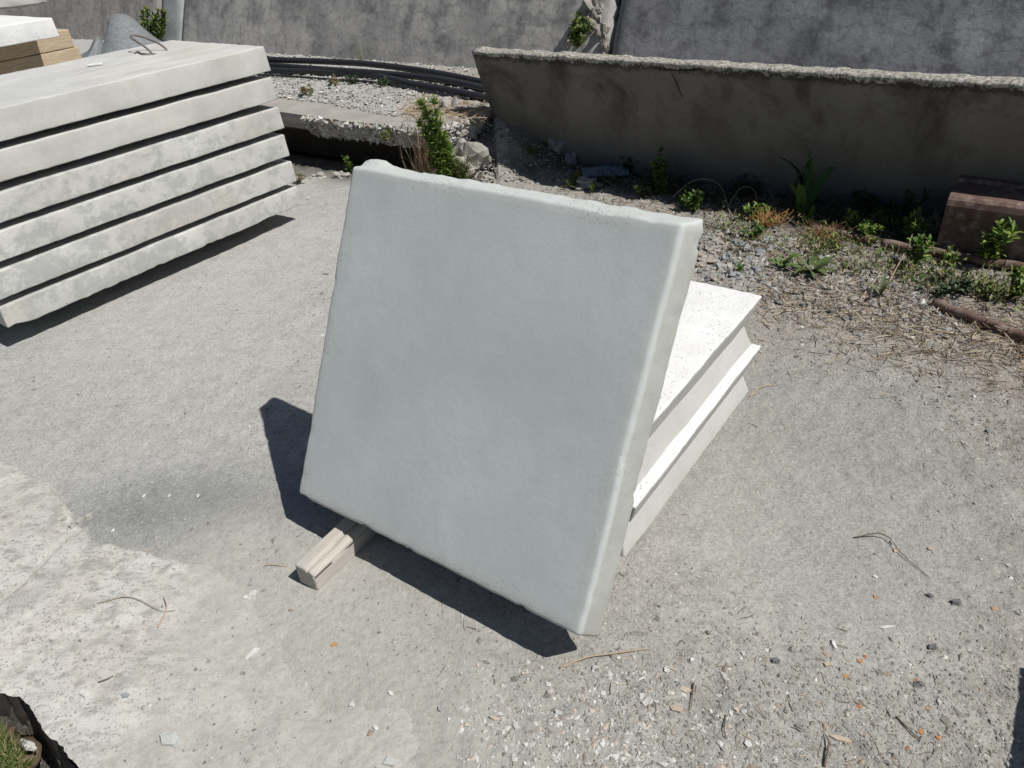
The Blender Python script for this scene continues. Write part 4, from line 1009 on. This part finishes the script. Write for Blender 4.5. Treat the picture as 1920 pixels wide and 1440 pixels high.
def bushy(px, py, h, w, n, label, cols, leafL=.03, leafW=.008, name='weed', stems=5, dz=0, lean=(0, 0), cat='weed', mat=None):
    n = int(n*1.7); leafL *= 1.2; leafW *= 1.2; w *= 1.15; h *= 1.1
    p = at(px, py); root = empty(name, (p.x, p.y, gz(p.x, p.y)+dz)); tag(root, label, cat)
    V, Fq, T, SV, SF = [], [], [], [], []
    for s in range(stems):
        a = random.uniform(0, 6.28); hh = h*random.uniform(.55, 1); d = Vector((math.cos(a)*w*.5*random.random()+lean[0], math.sin(a)*w*.5*random.random()+lean[1], hh))
        path = [Vector((0, 0, -.01)), d*.35+Vector((random.gauss(0, .1)*w, random.gauss(0, .1)*w, 0)), d*.7+Vector((random.gauss(0, .12)*w, random.gauss(0, .12)*w, 0)), d]; path = spline(path, 3)
        v, f = tube(path, [.0022*(1-.6*i/len(path))*(1+h*2) for i in range(len(path))], 4); k = len(SV); SV += v; SF += [tuple(i+k for i in q) for q in f]
        for m_ in range(n//stems):
            t = random.uniform(.12, 1)**.8; i = min(len(path)-1, int(t*(len(path)-1))); c = path[i]
            lv, lf = leaf_geo(leafL*random.uniform(.6, 1.2)*(1.15-.4*t), leafW*random.uniform(.7, 1.2), random.uniform(-.2, .4), 3)
            R = Matrix.Rotation(random.uniform(0, 6.28), 4, 'Z') @ Matrix.Rotation(-random.uniform(-.1, 1.1), 4, 'Y') @ Matrix.Rotation(random.uniform(-.5, .5), 4, 'X')
            k = len(V); V += [R @ v+c for v in lv]; Fq += [tuple(i+k for i in q) for q in lf]; cc = random.choice(cols); b = random.uniform(.8, 1.2); T += [[x*b for x in cc]]*len(lv)
    mesh('stem', SV, SF, MDRY, root, True, [(.16, .17, .06)]*len(SV)); o = mesh('foliage', V, Fq, mat or MLEAF, root, True, T); o['kind'] = 'stuff'
    return root
BR = [(.26, .40, .07), (.20, .32, .06), (.32, .42, .10), (.14, .21, .06)]; OL = [(.17, .20, .07), (.22, .24, .09), (.13, .17, .06)]; DRYC = [(.42, .30, .18), (.34, .22, .13), (.48, .38, .24)]
bushy(852, 368, .62, .16, 1600, 'tall feathery bright green weed growing out of the hollow', BR, .060, .006, stems=9, lean=(-.10, -.02))
bushy(866, 368, .28, .14, 160, 'lower pale green grass at the foot of the tall feathery weed', OL, .07, .004, stems=8, lean=(.03, -.02))
def drytuft(px, py, h, w, n, label, cols=DRYC, z=0):
    p = at(px, py); root = empty('dry_weed', (p.x, p.y, gz(p.x, p.y)+z)); tag(root, label, 'dead weed'); V, Fq, T = [], [], []
    for k in range(n):
        a = random.uniform(0, 6.28); hh = h*random.uniform(.4, 1); o_ = Vector((random.gauss(0, w*.2), random.gauss(0, w*.2), 0)); d = Vector((math.cos(a)*w*random.random(), math.sin(a)*w*random.random(), hh))
        v, f = tube(spline([o_, o_+d*.5+Vector((random.gauss(0, w*.15), random.gauss(0, w*.15), 0)), o_+d], 3), [.002, .002, .0017, .0015, .0012, .0009, .0006], 3); i0 = len(V); V += v; Fq += [tuple(i+i0 for i in q) for q in f]; T += [random.choice(cols)]*len(v)
    o = mesh('stalks', V, Fq, MDRY, root, True, T); o['kind'] = 'stuff'; return root
drytuft(800, 362, .58, .14, 80, 'brown dead weed stalks left of the tall green weed')
drytuft(1440, 425, .09, .12, 120, 'orange-brown dead clump at the foot of the dock plant', [(.50, .30, .12), (.42, .24, .10)])
drytuft(1545, 445, .07, .16, 90, 'rusty brown dead grass lying over the pipe end', [(.36, .22, .12), (.30, .17, .09)])
drytuft(690, 195, .22, .06, 26, 'thin grey-green stalk on the gravel ledge below the hoses', [(.30, .30, .2)], .35)
drytuft(1755, 440, .14, .14, 60, 'pale drooping seed stalks beside the steel trough', [(.52, .46, .32)])
BW = [
 (655, 326, .12, .08, 60, 'small green weed at the upper left corner of the leaning slab', GREENS, .03, .012),
 (1240, 365, .26, .20, 260, 'tangled green bramble above the right half of the leaning slab', OL+GREENS, .032, .016),
 (1300, 395, .12, .18, 120, 'low green creeper below the arched bramble stem', GREENS, .03, .015),
 (1205, 372, .10, .12, 70, 'small olive weed left of the tangled bramble', OL, .025, .012),
 (1075, 348, .08, .12, 60, 'small yellowish grass tuft above the middle of the leaning slab', OL, .05, .004),
 (1000, 322, .07, .10, 50, 'tiny grass tuft near the jagged concrete lump', OL, .04, .004),
 (1110, 360, .07, .06, 40, 'tiny green sprig beside the rough pale stone', BR, .022, .01),
 (1418, 415, .10, .12, 90, 'fresh green sprig at the end of the bramble stem', BR, .03, .010),
 (1415, 445, .07, .16, 80, 'dull green herb low on the stones left of the dead clump', GREENS, .03, .009),
 (1590, 432, .10, .14, 90, 'bright low weeds on the pipe', BR, .03, .008), (1620, 452, .09, .18, 140, 'row of fresh green leaves in front of the pipe', BR, .028, .010),
 (1550, 470, .05, .26, 120, 'flat pale green moss-like weeds below the pipe end', OL, .02, .006), (1655, 430, .08, .2, 90, 'olive weeds behind the pipe', OL, .035, .006),
 (1700, 430, .20, .12, 110, 'dark weed in the shade left of the steel trough', [(.06, .10, .04)], .035, .010), (1712, 452, .15, .14, 140, 'green weed at the left end of the steel trough', BR, .035, .009),
 (1715, 500, .14, .12, 110, 'upright green weed in front of the long pipe', BR+GREENS, .04, .011), (1780, 500, .07, .08, 50, 'little green weed under the long pipe', BR, .028, .010),
 (1855, 500, .20, .16, 150, 'green weed with toothed leaves over the long pipe', BR, .05, .014), (1905, 470, .16, .16, 110, 'weed at the right edge behind the long pipe', OL, .04, .010),
 (1898, 560, .12, .12, 100, 'bright green weed near the right edge by the short pipe', BR, .035, .012), (1800, 550, .08, .22, 130, 'grey-green creeping weed above the short pipe', [(.10, .15, .08), (.08, .12, .06)], .022, .010),
 (1760, 556, .07, .14, 90, 'creeping weed left of the grey-green one', [(.10, .15, .08)], .022, .010), (1860, 566, .07, .2, 100, 'olive low weed between the short pipe and the right edge', OL, .025, .008),
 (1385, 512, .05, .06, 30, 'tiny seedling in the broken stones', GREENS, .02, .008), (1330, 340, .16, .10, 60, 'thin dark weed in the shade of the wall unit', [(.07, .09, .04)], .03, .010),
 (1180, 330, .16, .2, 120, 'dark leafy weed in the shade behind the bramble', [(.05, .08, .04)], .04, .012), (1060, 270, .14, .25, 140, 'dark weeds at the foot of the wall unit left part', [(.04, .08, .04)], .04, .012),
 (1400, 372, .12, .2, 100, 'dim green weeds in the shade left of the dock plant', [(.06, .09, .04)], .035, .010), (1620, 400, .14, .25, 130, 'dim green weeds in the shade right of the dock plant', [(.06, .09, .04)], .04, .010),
]
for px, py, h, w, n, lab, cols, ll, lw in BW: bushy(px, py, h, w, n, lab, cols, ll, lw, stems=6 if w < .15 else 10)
bushy(560, 345, .09, .10, 50, 'dry yellowish weed at the back corner of the left stack', OL+DRYC, .03, .006)
# weeds rooted in the wall joints and on the ledge
def atwall(px, py): return hit(px, py, W0, nW)
def place_root(r, P): r.location = P; return r
place_root(bushy(315, 60, .34, .30, 420, 'green weed growing from the pale joint of the sloping wall', OL+BR, .06, .016, stems=11), atwall(316, 84)+nW*.10)
place_root(bushy(1095, 70, .22, .26, 300, 'yellow-green weed in the broken joint of the sloping wall, above the wall unit', BR+OL, .05, .012, stems=9), atwall(1092, 94)+nW*.08)
for px, py, lab, cols in [(625, 162, 'yellow-brown dry herbs on the gravel below the hoses', DRYC+OL), (665, 160, 'dark green herbs on the gravel below the hoses', [(.06, .12, .06)]), (720, 165, 'green herbs under the lowest hose', [(.07, .13, .06)]), (580, 178, 'small yellowish herb on the ledge gravel', OL+DRYC), (722, 262, 'little olive weed in the ragged edge of the broken slab', OL)]:
    place_root(bushy(px, py, .07, .16, 70, lab, cols, .03, .008, stems=6), at(px, py, .365 if py < 200 else .30))
straws('ledge_straw', 500, lambda: (lambda q: (q.x, q.y, .375))(at(random.uniform(760, 915), random.gauss(205, 10), .375)), .03, .10, [(.50, .36, .22), (.40, .28, .17), (.55, .46, .33)], 'dry reddish straw on the tip of the gravel ledge', .03, .0015)

# ------------------------------------------------------------------ pit at the lower left: stones and grass
def clod(px, py, z, r, sq, col, lab, seed):
    p = at(px, py, z); V, Fq = lump((0, 0, 0), r, seed, sq, 10, .3); o = mesh('soil_clod', V, Fq, MTINT, None, True, [col]*len(V)); o.location = p; return tag(o, lab, 'soil')
clod(-20, 1462, -.10, .085, (1.0, 1.3, .75), (.16, .12, .08), 'mound of earth under the grass in the pit at lower left', 2)
V, Fq = lump((0, 0, 0), .011, 5, (2.2, .7, .5), 12, .4)
o = mesh('stone', V, Fq, MS, None, False); p = at(52, 1398, -.04); o.location = p; o.rotation_euler = (0, .1, math.atan2(pC.y-pB.y, pC.x-pB.x)+.15); tag(o, 'pale rough stone sliver in the dark pit beside the grass', 'stone')
gp = []
def gplace():
    px = random.uniform(-90, 44); py = 1372+max(0, px-4)*1.35+random.uniform(0, 110); return at(px, py, -.03)
V, Fq, T = [], [], []
for k in range(2600):
    b = gplace()+Vector((0, 0, -.02)); a = random.uniform(0, 6.28); L = random.uniform(.025, .06); d = Vector((math.cos(a)*.6, math.sin(a)*.6, .75)).normalized(); e = d.cross(Vector((0, 0, 1))).normalized()
    c = random.choice([(.16, .22, .05), (.20, .24, .07), (.40, .34, .16), (.11, .17, .04)]); i0 = len(V)
    for t, w in ((0, .0013), (.5, .0011), (1, .0003)):
        p = b+d*L*t+Vector((0, 0, -.012*t*t)); V += [p-e*w, p+e*w, p+Vector((0, 0, -.0008))+d.cross(e)*w]
    for s in range(2):
        for q in range(3): Fq.append((i0+s*3+q, i0+s*3+(q+1) % 3, i0+s*3+3+(q+1) % 3, i0+s*3+3+q))
    T += [c]*9
tag(mesh('grass', V, Fq, MLEAF, None, True, T), 'green and straw-coloured grass in the pit at the lower left corner', 'grass', None, 'stuff')

def cover(name, n, place, cols, label, L=(.012, .035), W_=.3):
    V, Fq, T = [], [], []
    for k in range(n):
        c = Vector(place()); lv, lf = leaf_geo(random.uniform(*L), random.uniform(*L)*W_, random.uniform(-.1, .5), 2)
        Rm = Matrix.Rotation(random.uniform(0, 6.28), 4, 'Z') @ Matrix.Rotation(-random.uniform(0, 1.2), 4, 'Y'); i0 = len(V)
        V += [Rm @ v+c for v in lv]; Fq += [tuple(i+i0 for i in q) for q in lf]; b = random.uniform(.75, 1.2); cc = random.choice(cols); T += [[x*b for x in cc]]*len(lv)
    return tag(mesh(name, V, Fq, MLEAF, None, True, T), label, 'ground cover', None, 'stuff')
def cl_place(lo, hi, a, b_, sp, hmax):
    cs = []
    while len(cs) < 60:
        px = random.uniform(lo, hi); py = a+(px-1290)*b_+random.gauss(0, sp); p = at(px, py)
        if p.y < 6.2 and not inpoly_slabs(p.x, p.y): cs.append((p.x, p.y, random.uniform(.02, .07)))
    def f():
        x, y, r = random.choice(cs); x += random.gauss(0, r); y += random.gauss(0, r); return x, y, gz(x, y)+random.random()**2*hmax
    return f
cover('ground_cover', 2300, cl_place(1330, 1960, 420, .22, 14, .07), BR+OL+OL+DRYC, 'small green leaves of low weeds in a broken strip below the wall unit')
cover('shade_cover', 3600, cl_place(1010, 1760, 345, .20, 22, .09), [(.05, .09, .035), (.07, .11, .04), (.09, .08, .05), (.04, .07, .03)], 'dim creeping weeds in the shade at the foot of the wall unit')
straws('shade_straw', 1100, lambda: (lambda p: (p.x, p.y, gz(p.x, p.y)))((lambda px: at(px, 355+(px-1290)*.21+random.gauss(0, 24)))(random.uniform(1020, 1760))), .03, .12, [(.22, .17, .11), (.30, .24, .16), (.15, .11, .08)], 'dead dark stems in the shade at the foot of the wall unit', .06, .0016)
P, Sz, T = [], [], []
for k in range(1500):
    i = random.randrange(2, 12); p = edge[i].lerp(edge[i+1], random.random()); d = random.random()
    r = random.uniform(.010, .034)**1.0
    if p.x < -1.35: continue
    P.append((p.x+aW.x*(-.008+.07*d)-.01*d, p.y+aW.y*(-.008+.07*d), ZL-.012-d*.125)); Sz.append(r); c = palette[np.random.choice(8, p=[.12, .25, .05, .30, .03, .08, .02, .15])]*random.uniform(.9, 1.35); T.append(c)
pebbles('broken_aggregate', P, Sz, T, 'stones of the broken aggregate along the ragged edge of the ledge slab', 'aggregate', 1.0)
